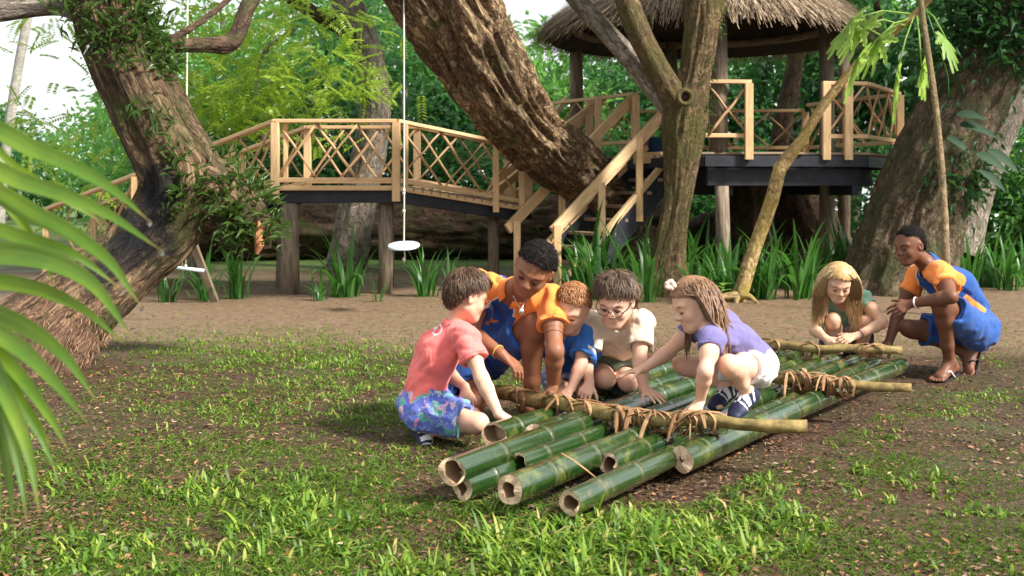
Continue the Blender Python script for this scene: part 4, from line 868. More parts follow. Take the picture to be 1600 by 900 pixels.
# ------------------------------------------------------------------ bamboo raft
RAFT = thing('bamboo_raft', G(1090, 640) * V3(1, 1, 0), 'raft of green bamboo poles lashed to three crossing branches, ringed by the children', 'raft')
def bamboo(a, b, r, seed, bend=.015, low=False):
    rnd = random.Random(seed); a, b = np.asarray(a, float), np.asarray(b, float); L = np.linalg.norm(b - a); t = nrm(b - a)
    x = nrm(np.cross(t, V3(0, 0, 1))); z = np.cross(x, t); n = 20
    nodes = []; q = rnd.uniform(.12, .32)
    while q < L - .05: nodes.append(q); q += rnd.uniform(.27, .36)
    vs = sorted(set([0, .004] + list(np.linspace(.03, L, 60)) + [w + e for w in nodes for e in (-.022, -.009, -.004, .002, .007, .018)]))
    V, U, S = [], [], []; bx, bz = rnd.uniform(-bend, bend), rnd.uniform(0, bend)
    slope = rnd.uniform(-.02, .02)
    for v in vs:
        k = v / L; c = a + t * v + (x * bx + z * bz) * math.sin(k * math.pi)
        rr = r * (1 - .14 * k); sh = 0
        for w in nodes:
            e = v - w
            if abs(e) < .05: rr += r * (.055 * math.exp(-(e / .006) ** 2) - .03 * math.exp(-((e + .014) / .006) ** 2)); sh = max(sh, math.exp(-((e) / .009) ** 2))
        for i in range(n):
            an = 2 * math.pi * i / n; end = (slope * math.cos(an) + .006 * math.sin(an * 3 + seed)) if v < .02 else 0
            V.append(c + (x * math.cos(an) + z * math.sin(an)) * rr + t * end); U.append((abs(i / n - .5) * 2, v)); S.append(sh * .8)
    m = len(vs); F = [(j*n+i, j*n+(i+1)%n, (j+1)*n+(i+1)%n, (j+1)*n+i) for j in range(m - 1) for i in range(n)]
    F.append(tuple((m - 1) * n + i for i in range(n)))
    me = mesh('bamboo_pole', V, F, BAMBOO, uv=U, col=S)
    o = part('bamboo_pole', me, RAFT)
    # cut end: wall ring, hollow tube inside, node floor
    V, F = [], []; hole = {3: .5, 8: .22, 5: .5, 1: .8, 2: .74}.get(seed, .56 + .16 * rnd.random()); ex, ez = rnd.uniform(-.12, .12) * r, rnd.uniform(-.1, .12) * r
    dep = rnd.uniform(.05, .16)
    for (rr, v) in ((1.0, -.001), (hole, .0), (hole * .97, dep)):
        for i in range(n):
            an = 2 * math.pi * i / n; end = slope * math.cos(an) + .006 * math.sin(an * 3 + seed)
            off = (x * ex + z * ez) if rr < 1 else 0
            jag = 1 + ((.12 * math.sin(an * 2 + seed * 2) + .07 * math.sin(an * 5 + seed)) if rr < 1 else 0)
            V.append(a + (x * math.cos(an) + z * math.sin(an)) * r * rr * jag * .995 + off + t * (v + (end if v < .02 else 0)))
    F = [(j*n+i, (j+1)*n+i, (j+1)*n+(i+1)%n, j*n+(i+1)%n) for j in range(2) for i in range(n)] + [tuple(2 * n + i for i in range(n))[::-1]]
    part('cut_end', mesh('cut_end', V, F, [CUTW, BINNER], midx=[0] * n + [1] * n + [0], smooth=False), o)
    return o
POLES = [((772, 680), (1195, 556), .062, .105), ((706, 737), (1222, 556), .057, .125), ((836, 682), (1248, 557), .058, .125), ((812, 724), (1276, 559), .046, .095),
         ((797, 765), (1305, 561), .058, .10), ((951, 724), (1337, 563), .048, .085), ((890, 786), (1368, 566), .050, .07), ((1066, 718), (1408, 571), .060, .085)]
def PZ(x, y, z):
    """photo pixel at a known height"""
    return P(x, y, (CAMH - z) * FPX / (y - HOR))
for i, (a, b, r, z) in enumerate(POLES): bamboo(PZ(*a, z), PZ(*b, .10), r * .92, i + 1)
bamboo(PZ(722, 760, .055), PZ(1100, 640, .05), .055, 21)
bamboo(PZ(905, 775, .05) + V3(.02, 0, .0), PZ(1120, 678, .045), .045, 23)
bamboo(PZ(985, 700, .06), PZ(1352, 563, .07), .042, 27)
bamboo(PZ(842, 742, .05), PZ(1290, 561, .06), .042, 29)
bamboo(PZ(880, 615, .10), PZ(1215, 545, .10), .055, 25)
def branch(px, r0, r1, seed, z=(.2, .2)):
    pts = np.array([PZ(x, y, lerp(z[0], z[1], k / (len(px) - 1))) for k, (x, y) in enumerate(px)]); sp = spline(pts, 26)
    sp += .010 * np.stack([fbm(sp * 4 + seed, 2), fbm(sp * 4 + 9 + seed, 2), fbm(sp * 5 + 3 + seed, 2)], -1)
    mb = MB().tube(sp, np.linspace(r0, r1, 26), 12, True, .22, seed)
    o = part('cross_branch', mb.me('cross_branch', BRANCH, True), RAFT)
    q = sp[-1] + (sp[-1] - sp[-2]) * .03; tq = nrm(sp[-1] - sp[-2])
    return sp
CB1 = branch([(735, 606), (800, 616), (880, 632), (960, 646), (1040, 656), (1150, 662), (1264, 667)], .037, .025, 2, (.165, .20))
CB2 = branch([(1080, 575), (1190, 588), (1260, 594), (1330, 600), (1424, 605)], .030, .022, 5, (.19, .19))
CB3 = branch([(1168, 533), (1230, 541), (1320, 546), (1410, 548)], .030, .026, 8, (.20, .20))
def strip(mb, pts, w, n0):
    """a flat dried leaf strip following pts, n0 = facing"""
    pts = np.asarray(pts, float); V, F = [], []
    for i, p in enumerate(pts):
        t = nrm(pts[min(i + 1, len(pts) - 1)] - pts[max(i - 1, 0)]); n = nrm(p - n0) if n0 is not None else V3(0, 0, 1)
        s_ = nrm(np.cross(t, n)); ww = w * (1 - .5 * abs(2 * i / (len(pts) - 1) - 1) ** 3)
        V += [p - s_ * ww / 2, p + n * .0018, p + s_ * ww / 2]
        if i: b = 3 * i; F += [(b-3, b, b+1, b-2), (b-2, b+1, b+2, b-1)]
    return mb.add(V, F)
def lashing(sp, s, r, seed, wraps=4, tails=3, down=.07):
    rnd = random.Random(seed); c = sp[int(s * (len(sp) - 1))]; t = nrm(sp[min(int(s * 25) + 1, 25)] - sp[int(s * 25)]); x = nrm(np.cross(t, V3(0, 0, 1))); z = np.cross(x, t); mb = MB()
    for k in range(wraps):
        sl = rnd.choice([-1, 1]) * rnd.uniform(.02, .10); o = rnd.uniform(-.05, .05); pts = []
        for q in range(13):
            an = q / 12 * 2 * math.pi; dz = math.sin(an); 
            rr = r * (1.05 + .06 * rnd.random() * (q % 3 == 1)) + .0012 * k
            pts.append(c + t * (o + sl * math.cos(an)) + x * math.cos(an) * rr + z * (dz * rr - (down * rnd.uniform(.1, .6) if dz < -.2 else 0)))
        strip(mb, pts, rnd.uniform(.012, .026), c - z * .02)
    for k in range(tails):
        d = nrm(t * rnd.uniform(-1, 1) + x * rnd.uniform(-1, 1) + z * rnd.uniform(-.4, .3)); p0 = c + z * r * 1.2 + t * rnd.uniform(-.03, .03); L = rnd.uniform(.06, .18); pts = []
        for q in range(6): u = q / 5; pts.append(p0 + d * L * u - V3(0, 0, 1) * .07 * u * u)
        strip(mb, pts, rnd.uniform(.007, .024), c - z * .5)
    part('lashing', mb.me('lashing', LASHM, True), RAFT)
for k, s in enumerate((.22, .33, .42, .52, .58, .66, .72, .78)): lashing(CB1, s, .038 - .012 * s, 50 + k, 4 if s < .5 else 6, 3 if s < .5 else 6)
for k, s in enumerate((.40, .50, .60, .70)): lashing(CB2, s, .030, 70 + k, 7, 3)
for k, s in enumerate((.2, .5, .8)): lashing(CB3, s, .032, 80 + k, 3, 1)
mb = MB(); strip(mb, [PZ(877, 708, .19), PZ(895, 718, .16), PZ(915, 733, .12), PZ(931, 746, .10)], .008, V3(0, 5, -1)); part('loose_strip', mb.me('loose_strip', LASHM, True), RAFT)
# ------------------------------------------------------------------ people
def ortho(f, uh):
    f = nrm(f); r = nrm(np.cross(f, uh)); u = np.cross(r, f); return f, u, r       # r = the person's right

class Person:
    def __init__(s, label, J, st, hs, skin, hf, hu, bulk=1.0, h=.0046, lips=None, fat=1.0):
        s.J = {k: (P(*v) if len(v) == 3 and v[0] > 20 else np.array(v, float)) for k, v in J.items()}
        j = s.J; s.s = st; s.hs = hs; s.skin = skin; s.b = bulk; s.h = h
        s.hf, s.hu, s.hr = ortho(hf, hu)
        s.spine = nrm(j['neck'] - j['pelvis']); s.left = nrm(j['shL'] - j['shR'])
        s.left = nrm(s.left - s.spine * np.dot(s.left, s.spine)); s.front = nrm(np.cross(s.left, s.spine))
        if 'hipL' not in j:
            hl = nrm(j['knL'] - j['knR']); hl = nrm(hl * .4 + s.left)
            j['hipL'] = j['pelvis'] + hl * .085 * st; j['hipR'] = j['pelvis'] - hl * .085 * st
        s.root = thing('person', (j['pelvis'][0], j['pelvis'][1], 0), label, 'person')
        s.lips = lips
        L = lambda a, b: np.linalg.norm(j[a] - j[b]) / st
        print('LEN', label[:34], {k: round(float(L(*k.split())), 2) for k in ('pelvis neck', 'neck head', 'shL shR', 'shL elL', 'elL wrL', 'shR elR', 'elR wrR', 'hipL knL', 'knL anL', 'hipR knR', 'knR anR')})
    def H(s, r, f, u): return s.J['head'] + (s.hr * r + s.hf * f + s.hu * u) * s.hs
    def torso(s, F, e=0., k=.05):
        j, st, b = s.J, s.s, s.b; pv, nk = j['pelvis'], j['neck']; bk = -s.front
        hl = nrm(j['hipL'] - j['hipR'])
        ch = lerp(pv, nk, .62) + bk * .035 * st; wa = lerp(pv, nk, .33) + bk * .03 * st
        kk = k * st
        for sg in (-1, 1):
            hp = pv + hl * sg * .072 * st; w = wa + s.left * sg * .055 * st; c = ch + s.left * sg * .08 * st
            tp = lerp(nk, j['shL' if sg > 0 else 'shR'], .5) - s.spine * .03 * st
            F.cone(hp, w, .105 * st * b + e, .092 * st * b + e, kk).cone(w, c, .092 * st * b + e, .098 * st * b + e, kk).cone(c, tp, .098 * st * b + e, .062 * st * b + e, kk)
            F.cone(tp, j['shL' if sg > 0 else 'shR'], .06 * st * b + e, .056 * st * b + e, kk)
        F.cone(nk - s.spine * .05 * st, nk, .06 * st * b + e, .052 * st + e, kk)
        return F
    def arm(s, F, sd, e=0.):
        j, st = s.J, s.s; sh, el, wr = j['sh' + sd], j['el' + sd], j['wr' + sd]; b = s.b
        F.cone(sh, lerp(sh, el, .45), .052 * st * b + e, .05 * st * b + e, .035 * st).cone(lerp(sh, el, .45), el, .05 * st * b + e, .038 * st * b + e, .035 * st)
        m = lerp(el, wr, .28); F.cone(el, m, .038 * st * b + e, .0425 * st * b + e, .03).cone(m, wr, .043 * st * b + e, .0275 * st * b + e, .015)
    def leg(s, F, sd, e=0.):
        j, st, b = s.J, s.s, s.b; hp, kn, an = j['hip' + sd], j['kn' + sd], j['an' + sd]
        F.cone(hp, lerp(hp, kn, .5), .092 * st * b + e, .076 * st * b + e, .04 * st).cone(lerp(hp, kn, .5), kn, .076 * st * b + e, .056 * st * b + e, .02)
        back = nrm(hp - kn); ax = nrm(an - kn); back = nrm(back - ax * np.dot(back, ax))
        F.cone(kn, kn - back * .012 * st + ax * .03 * st, .055 * st * b + e, .05 * st * b + e, .02)
        m = lerp(kn, an, .3) + back * .016 * st; F.cone(kn, m, .052 * st * b + e, .057 * st * b + e, .02).cone(m, lerp(kn, an, .7), .057 * st * b + e, .041 * st * b + e, .02).cone(lerp(kn, an, .7), an, .041 * st * b + e, .034 * st * b + e, .02)
    def footframe(s, sd):
        j, st = s.J, s.s; an = j['an' + sd]; fw = nrm(j['toe' + sd] - an); sh = nrm(an - j['kn' + sd]); dn = j.get('dn' + sd)
        dn = nrm(sh - fw * np.dot(sh, fw)) if dn is None else nrm(dn - fw * np.dot(dn, fw))
        return an, fw, dn, np.cross(fw, dn)
    def foot(s, F, sd, e=0., k=.02):
        an, fw, dn, la = s.footframe(sd); st = s.s
        he = an + dn * .045 * st - fw * .038 * st; ba = an + dn * .055 * st + fw * .115 * st; to = ba + fw * .055 * st + dn * .004
        F.cone(an, he, .034 * st + e, .030 * st + e, k).cone(he, ba, .030 * st + e, .027 * st + e, k, flat=(la, 1.25)).cone(an, ba, .036 * st + e, .026 * st + e, k)
        if e > 0: F.cone(ba, to, .026 * st + e, .017 * st + e, k, flat=(la, 1.6)); return F
        F.cone(ba, ba + fw * .02 * st, .024 * st, .02 * st, k, flat=(la, 1.6)); oth = s.J['an' + ('R' if sd == 'L' else 'L')] - an; g = 1 if np.dot(oth, la) > 0 else -1
        for i, (o, ln, r) in enumerate(((.034, .062, .0135), (.014, .066, .0095), (-.003, .06, .009), (-.019, .052, .0085), (-.033, .042, .008))):
            q = ba + la * g * o * st + dn * .008 * st; F.cone(q, q + fw * ln * st - dn * .004, r * st * 1.1, r * st, .004)
        return F
    def hand(s, F, sd, d, n, curl=.25, spread=.12, thumb=.5, size=None):
        """d = towards the fingertips, n = the way the palm faces"""
        z = (size or s.s) * .185; w = s.J['wr' + sd]; d = nrm(d); n = nrm(n - d * np.dot(n, d)); a = np.cross(n, d) * (-1 if sd == 'R' else 1)      # thumb side
        rr = max(z / .185, .82)
        kn = []
        for off, fwd in ((.033, .46), (.011, .49), (-.011, .47), (-.031, .42)): kn.append(w + d * z * fwd + a * off * z / .185 - n * .004)
        for q in kn: F.cone(w + (q - w) * .12, q, .0145 * rr, .0105 * rr, .012)
        F.cone(w, w + d * z * .2, .023 * rr, .018 * rr, .012)
        F.cone(w + d * z * .1 + a * .015 * rr, kn[0] - d * z * .14 + n * .006, .015 * rr, .013 * rr, .012)
        for i, (q, ln) in enumerate(zip(kn, (.40, .45, .41, .32))):
            an = (1.5 - i) * spread; fd = nrm(d + a * an); cu = curl * (.9 + .12 * i); p = q
            for g, (fr, r1, r2) in enumerate(((.45, .0092, .0083), (.31, .0083, .0075), (.24, .0075, .0062))):
                c = cu * (.7 + .55 * g); ang = cu * (0.55, 1.5, 2.2)[g]
                dd = nrm(fd * math.cos(ang) + n * math.sin(ang)); p2 = p + dd * ln * z * fr
                F.cone(p, p2, r1 * rr, r2 * rr, .0035); p = p2
        p = w + d * z * .13 + a * .02 * rr; td = nrm(d * .75 + a * thumb * 1.6 + n * .25)
        for fr, r1, r2 in ((.22, .013, .0105), (.17, .0105, .009), (.13, .009, .007)):
            p2 = p + td * z * fr; F.cone(p, p2, r1 * rr, r2 * rr, .006); p = p2; td = nrm(td + d * .25 + n * .1)
        return F
    def head(s, F, nose=1.0, jaw=1.0, ear=True, lip=1.0):
        H, hs = s.H, s.hs; ax = (s.hr, s.hf, s.hu)
        F.cone(s.J['neck'] - s.spine * .02, H(0, -.02, -.05), .052 * s.s * s.b + .004, .05 * hs, .03)
        F.ell(H(0, -.012, .03), ax, np.array((.076, .095, .086)) * hs, .01)
        F.ell(H(0, .02, -.015), ax, np.array((.066, .068, .085)) * hs, .03)
        F.cone(H(0, .05, -.06), H(0, .066, -.092), .042 * hs * jaw, .022 * hs * jaw, .025)
        for g in (-1, 1):
            F.cone(H(.05 * g * jaw, .0, -.052), H(.02 * g, .06, -.088), .022 * hs, .02 * hs, .03)
            F.ell(H(.036 * g, .056, -.03), ax, np.array((.026, .026, .024)) * hs, .02)
            F.cone(H(.012 * g, .082, .022), H(.048 * g, .066, .024), .0115 * hs, .011 * hs, .014)
            F.ell(H(.031 * g, .092, .003), ax, np.array((.019, .012, .011)) * hs, .012, 'sub')
            F.ell(H(.031 * g, .0715, .004), ax, np.array((.0165, .0145, .0125)) * hs, .003)
            F.ell(H(.0125 * g, .094, -.028), ax, np.array((.009, .010, .008)) * hs * nose, .006)
        F.cone(H(0, .085, .012), H(0, .101, -.022), .008 * hs, .0115 * hs * nose, .012)
        F.cone(H(-.019, .079, -.054), H(.019, .079, -.054), .009 * hs * lip, .009 * hs * lip, .01).cone(H(-.014, .078, -.064), H(.014, .078, -.064), .0095 * hs * lip, .0095 * hs * lip, .01)
        if ear:
            for g in (-1, 1):
                F.ell(H(.079 * g, -.008, -.004), (nrm(s.hr * g + s.hf * .35), nrm(s.hf - s.hr * g * .35), s.hu), np.array((.010, .020, .031)) * hs, .008)
                F.ell(H(.089 * g, -.004, .0), (nrm(s.hr * g + s.hf * .35), nrm(s.hf - s.hr * g * .35), s.hu), np.array((.008, .010, .017)) * hs, .006, 'sub')
        return F
    def face(s, brow=LASH, open_=.0, lipm=None):
        H, hs = s.H, s.hs; r = s.root
        for g in (-1, 1):
            mb = MB(); 
            e = [H((.031 + a * .0155) * g, .0865 - .006 * a * a, -.0015 - .0055 * (1 - a * a)) for a in np.linspace(-1, 1, 9)]
            mb.tube(e, np.array([.0006, .0016, .0022, .0026, .0028, .0026, .0024, .0018, .0006]) * hs * 1.2, 6); part('eyelash', mb.me('eyelash', LASH, True), r)
            mb = MB(); e = [H((.031 + a * .019) * g, .0885 - .009 * (a * .5 + .5) ** 2, .0205 + .005 * (1 - (a - .2) ** 2)) for a in np.linspace(-1, 1, 8)]
            mb.tube(e, np.array([.0026, .0034, .0036, .0034, .003, .0026, .002, .001]) * hs, 6); part('eyebrow', mb.me('eyebrow', brow, True), r)
            mb = MB().ball(H(.0065 * g, .1015, -.0345), .0026 * hs, 8, 5); part('nostril', mb.me('nostril', LASH, True), r)
        mb = MB(); xs = np.linspace(-1, 1, 11)
        up = [H(a * .0215, .0868 - .0085 * a * a, -.0545 + .0015 * math.cos(a * 6)) for a in xs]; lo = [H(a * .018, .0875 - .0085 * a * a, -.0625 - .001 * (1 - a * a)) for a in xs]
        w = np.sqrt(np.maximum(1 - xs ** 2, .02))
        mb.tube(up, w * .0042 * hs, 7).tube(lo, w * .0052 * hs, 7); part('lips', mb.me('lips', lipm or LIPS, True), r)
        mb = MB().tube([H(a * .02, .0905 - .0085 * a * a, -.0583) for a in xs], w * .0011 * hs, 6); part('mouth_line', mb.me('mouth_line', LIPD, True), r)
    def allpts(s): return [v for k, v in s.J.items() if not k.startswith('dn')] + [s.H(0, 0, .15), s.H(0, .1, -.1)]
    def body(s, hands, feet=('L', 'R'), headkw={}):
        F = Field(s.allpts(), .16, s.h); s.torso(F)
        for sd in 'LR':
            s.arm(F, sd); s.leg(F, sd)
            if sd in feet: s.foot(F, sd)
        s.head(F, **headkw)
        for sd, kw in hands.items(): s.hand(F, sd, **kw)
        V, Q = F.mesh(); part('body', mesh('body', V, Q, s.skin), s.root); s.F = F
    def shirt(s, mats, color=None, frac=.62, e=.012, hem=-.05, neck=.066, loose=.012, fold=.006, name='shirt', seed=0, vneck=0, hemn=None):
        j, st = s.J, s.s; F = Field([j[k] for k in ('pelvis', 'neck', 'shL', 'shR', 'elL', 'elR', 'hipL', 'hipR')], .17, s.h)
        s.torso(F, e)
        hc = j['pelvis'] + s.spine * hem * st
        F.plane(hc, -(s.spine if hemn is None else nrm(hemn)))
        up = s.spine
        F.cone(j['neck'] - up * .0 + s.front * .012 * st, j['neck'] + up * .1 + s.front * .02, neck * st * .92, neck * st * 1.5, .01, 'sub')
        if vneck: F.cone(j['neck'] + s.front * .05 * st, j['neck'] - up * vneck * st + s.front * .12 * st, .035 * st, .012 * st, .01, 'sub')
        sl = {}
        for sd in 'LR':
            sh, el = j['sh' + sd], j['el' + sd]; en = lerp(sh, el, frac); d = nrm(el - sh); sl[sd] = (sh, en)
            F.cone(sh, en + d * .02, .054 * st * s.b + e, (.052 * st * s.b + e + loose), .03 * st, cut=[(en, d)])
        sd_ = seed * 3.7
        def fn(p):
            q = p / st; w = np.stack([q @ s.left, q @ s.front, q @ s.spine], -1)
            a = np.stack([w[:, 0] * 13 + w[:, 2] * 5, w[:, 1] * 13 - w[:, 2] * 4, w[:, 2] * 3.6], -1) + sd_; b = np.stack([w[:, 0] * 5, w[:, 1] * 5, w[:, 2] * 19 + w[:, 0] * 9], -1) + sd_
            return .9 * (1 - 2.4 * np.abs(vnoise(a, 3))) + .6 * vnoise(a * 2.1, 8) + .5 * (1 - 2 * np.abs(vnoise(b, 5))) * np.clip(1.2 - w[:, 2] * 2.6, 0, 1)
        F.wrinkle(fold, fn)
        for sd in 'LR':
            sh, en = sl[sd]; d = nrm(en - sh)
            F.cone(en - d * .035, en + d * .05, .047 * st * s.b + .004, .056 * st * s.b + e * .6, 0, 'sub')
        V, Q = F.mesh(); C = V[Q].mean(1); mi = color(s, C) if color is not None else np.zeros(len(C), int)
        mi = np.array(mi, int); st_ = np.zeros(len(C), bool)
        for sd in 'LR':
            sh, en = sl[sd]; d = nrm(en - sh); t = (C - en) @ d; rr = np.linalg.norm(C - en - t[:, None] * d, axis=1); st_ |= (t > -.020) & (t < -.014) & (rr < .13 * st)
        hn = s.spine if hemn is None else nrm(hemn); t = (C - hc) @ hn; st_ |= (t > .014) & (t < .020)
        base = mats[0]; dk = base.copy(); dk.name = 'stitched ' + base.name
        hs_ = dk.node_tree.nodes.new('ShaderNodeHueSaturation'); hs_.inputs['Value'].default_value = .62; bs = dk.node_tree.nodes['Principled BSDF']; lk = bs.inputs['Base Color'].links[0].from_socket
        dk.node_tree.links.new(lk, hs_.inputs['Color']); dk.node_tree.links.new(hs_.outputs[0], bs.inputs['Base Color'])
        mats = list(mats) + [dk]; mi[st_] = len(mats) - 1
        return part(name, mesh(name, V, Q, mats, midx=mi), s.root)
    def coords(s, C):
        """along the spine 0..1, sideways (to the left), forwards"""
        j = s.J; L = np.linalg.norm(j['neck'] - j['pelvis']); q = C - j['pelvis']
        return (q @ s.spine) / L, (q @ s.left) / s.s, (q @ s.front) / s.s
    def armdist(s, C):
        d = np.full(len(C), 9.)
        for sd in 'LR':
            a, b = s.J['sh' + sd], s.J['el' + sd]; ba = b - a; t = np.clip(((C - a) @ ba) / (ba @ ba), 0, 1); d = np.minimum(d, np.linalg.norm(C - a - t[:, None] * ba, axis=1))
        return d / s.s
    def shorts(s, mat, frac=.7, e=.014, flare=.018, fold=.009, waist=.16, name='shorts', seed=0):
        j, st = s.J, s.s; F = Field([j[k] for k in ('pelvis', 'hipL', 'hipR', 'knL', 'knR')], .19, s.h); cuts = []
        hl = nrm(j['hipL'] - j['hipR'])
        for sd, g in (('L', 1), ('R', -1)): 
            hp = j['pelvis'] + hl * g * .072 * st; F.cone(hp, hp + s.spine * waist * st, .108 * st * s.b + e, .098 * st * s.b + e * .6, .05 * st)
        F.plane(j['pelvis'] + s.spine * waist * st, s.spine)
        for sd in 'LR':
            hp, kn = j['hip' + sd], j['kn' + sd]; en = lerp(hp, kn, frac); d = nrm(kn - hp)
            F.cone(hp, en + d * .03, .095 * st * s.b + e, (.095 - .035 * frac) * st * s.b + e + flare, .05 * st, cut=[(en, d)])
        sd_ = seed * 2.3
        F.wrinkle(fold, lambda p: fbm(p * np.array([13, 13, 9]) / st + sd_, 2, 5) + .4 * np.sin(fbm(p * 7 + sd_, 2, 2) * 9))
        for sd in 'LR':
            hp, kn = j['hip' + sd], j['kn' + sd]; en = lerp(hp, kn, frac); d = nrm(kn - hp)
            F.cone(en - d * .03, en + d * .06, (.09 - .032 * frac) * st * s.b + .004, (.09 - .03 * frac) * st * s.b + e, 0, 'sub')
        V, Q = F.mesh(); return part(name, mesh(name, V, Q, mat), s.root)
    def shoe(s, sd):
        F = Field([s.J['an' + sd], s.J['toe' + sd]], .13, s.h); s.foot(F, sd, .007, .015); an, fw, dn, la = s.footframe(sd); st = s.s
        F.plane(an - dn * .012 * st, -dn); F.cone(an - dn * .05, an + dn * .012, .037 * st, .033 * st, 0, 'sub')
        so = an + dn * .072 * st; F.plane(so, dn)
        V, Q = F.mesh(); C = V[Q].mean(1) - an; u = C @ fw / st; v = C @ dn / st; w = C @ la / st
        mi = np.zeros(len(C), int); mi[(v > .058)] = 0; mi[(u > .0) & (u < .105) & (v < .05) & (np.abs(w) > .012)] = 1; mi[(np.abs(u - .03) < .013) | (np.abs(u - .085) < .009)] = 0; mi[(np.abs(w) < .008) & (u > .02) & (u < .1)] = 1
        sh = part('shoe', mesh('shoe', V, Q, [NAVY, SHOEW], midx=mi), s.root)
        F = Field([an, s.J['toe' + sd]], .13, s.h); he = an + dn * .068 * st - fw * .045 * st; to = an + dn * .07 * st + fw * .165 * st
        F.cone(he, to, .012, .011, 0, flat=(la, 3.0)); V, Q = F.mesh(); part('sole', mesh('sole', V, Q, NAVY), sh)
    # ---- hair
    def line(s, f):
        return np.where(f > -.02, .030 + .50 * (f + .02), .030 + 2.2 * (f + .02)) + s.dl
    def cap(s, mat, thick=.014, dl=0., nape=-.075, bumpy=.004, freq=40, name='hair', h=.0046, back=0., rag=.003):
        s.dl = dl; s.nape = nape
        F = Field([s.H(0, 0, 0)], .16, h); ax = (s.hr, s.hf, s.hu)
        F.ell(s.H(0, -.012 - back, .032), ax, (np.array((.076, .095 + back, .086)) + thick) * s.hs, .01)
        F.ell(s.H(0, -.035, -.02), ax, (np.array((.064, .06, .06)) + thick) * s.hs, .03)
        F.wrinkle(bumpy, lambda p: fbm(p * freq, 2, 4))
        sl, X, Y, Z = F.win(F.lo, F.lo + F.h * F.n); c = s.J['head']
        f = ((X - c[0]) * s.hf[0] + (Y - c[1]) * s.hf[1] + (Z - c[2]) * s.hf[2]) / s.hs; u = ((X - c[0]) * s.hu[0] + (Y - c[1]) * s.hu[1] + (Z - c[2]) * s.hu[2]) / s.hs; r = ((X - c[0]) * s.hr[0] + (Y - c[1]) * s.hr[1] + (Z - c[2]) * s.hr[2]) / s.hs
        g = (s.line(f) - u) * .75 * s.hs
        g = g + rag * np.sin(r * 150 + 2 * np.sin(r * 61)) + rag * np.sin(r * 57 + u * 90)
        F.a = np.maximum(F.a, np.maximum(g, (nape - u) * s.hs)).astype(np.float32)
        V, Q = F.mesh(); s.capV = V; o = part(name, mesh(name, V, Q, mat), s.root); s.hair = o; return o
    def locks(s, mat, n=500, ln=.045, w=.007, seed=1, fwd=0., grav=.5, lift=.006, messy=.3, crown=(0, -.045, .12), name='hair_lock', fringe=0., over=.008):
        rnd = np.random.default_rng(seed); q = s.capV - s.J['head']; k = np.linalg.norm(q, axis=1) > .088 * s.hs
        Vc = s.capV[k]; idx = rnd.integers(0, len(Vc), n); cr = s.H(*crown); mb = MB(); cen = s.H(0, -.01, .02)
        for i in idx:
            lf = rnd.uniform(.3, 1.5) * (2.2 if rnd.random() < .07 else 1); ov = over * rnd.uniform(-.3, 1.7); p = Vc[i].copy(); nn = nrm(p - cen); g = nrm(p - cr) + V3(0, 0, -grav) + s.hf * fwd + rnd.normal(0, messy, 3)
            loc = (p - s.J['head']) / s.hs; fr = (loc @ s.hf) > .05
            L = ln * rnd.uniform(.6, 1.25) * (1 + (fringe if fr else 0)); pts = [p - nn * .002]; d = nrm(g - nn * np.dot(g, nn))
            for a in range(4):
                p = p + d * L / 4 ; q2 = p - cen; 
                base = np.linalg.norm(Vc[i] - cen)
                if np.linalg.norm(q2) < base: p = cen + nrm(q2) * base
                lo = (p - s.J['head']) / s.hs; ff = float(lo @ s.hf)
                if float(lo @ s.hu) < max(float(s.line(ff)), s.nape) - ov: break
                n2 = nrm(p - cen); pts.append(p + n2 * lift * lf * (1, 1.3, 1.1, .8)[a]); d = nrm(d + V3(0, 0, -grav * .35)); d = nrm(d - n2 * np.dot(d, n2) * .8)
            if len(pts) > 2: strip(mb, pts, w * rnd.uniform(.6, 1.3), cen)
        me = mb.me(name, mat, True); return part(name, me, s.hair)
    def long_hair(s, mat, n=420, steps=15, ln=.03, w=.011, seed=2, fmax=.02, part_=.0, fstart=.09, curl=.05):
        rnd = np.random.default_rng(seed); Vc = s.capV; cen = s.H(0, -.01, .02); mb = MB(); j = s.J; st = s.s
        caps = [(j['neck'], j['pelvis'], .112 * st), (j['neck'], j['shL'], .07 * st), (j['neck'], j['shR'], .07 * st), (s.H(0, -.02, -.03), j['neck'], .065 * st)]
        q = (Vc - j['head']) / s.hs; ok = (np.linalg.norm(q, axis=1) > .085) & (q @ s.hu > -.02) & (q @ s.hf < fstart); idx = rnd.choice(np.where(ok)[0], n)
        for i in idx:
            p = Vc[i].copy(); loc = (p - j['head']) / s.hs; side = 1 if (loc @ s.hr) > part_ else -1
            if abs(loc @ s.hr) < .012: side = rnd.choice([-1, 1])
            d = nrm(s.hr * side * .7 - s.hf * .35 + V3(0, 0, -.2) + rnd.normal(0, .15, 3)); pts = [p]; N = int(steps * rnd.uniform(.7, 1.1)); wav = rnd.uniform(0, 6)
            for a in range(N):
                d = nrm(d * .62 + V3(0, 0, -1) * .42 + rnd.normal(0, .05, 3) + s.hr * side * curl * math.sin(a * .9 + wav)); p = p + d * ln
                e = (p - cen); l = np.array([e @ s.hr, e @ s.hf, e @ s.hu]) / s.hs / np.array([.085, .104, .102]); m = np.linalg.norm(l)
                if m < 1: p = cen + e / m
                loc = (p - j['head']) / s.hs
                if -.13 < loc @ s.hu < .07 and loc @ s.hf > fmax: p = p - s.hf * (loc @ s.hf - fmax) * s.hs * .85 + s.hr * side * max(0, .08 - abs(loc @ s.hr)) * s.hs * .8
                for (c0, c1, rr) in caps:
                    ba = c1 - c0; t = np.clip((p - c0) @ ba / (ba @ ba), 0, 1); q2 = p - c0 - ba * t; dd = np.linalg.norm(q2)
                    if dd < rr: p = p + q2 / (dd + 1e-6) * (rr - dd)
                pts.append(p.copy())
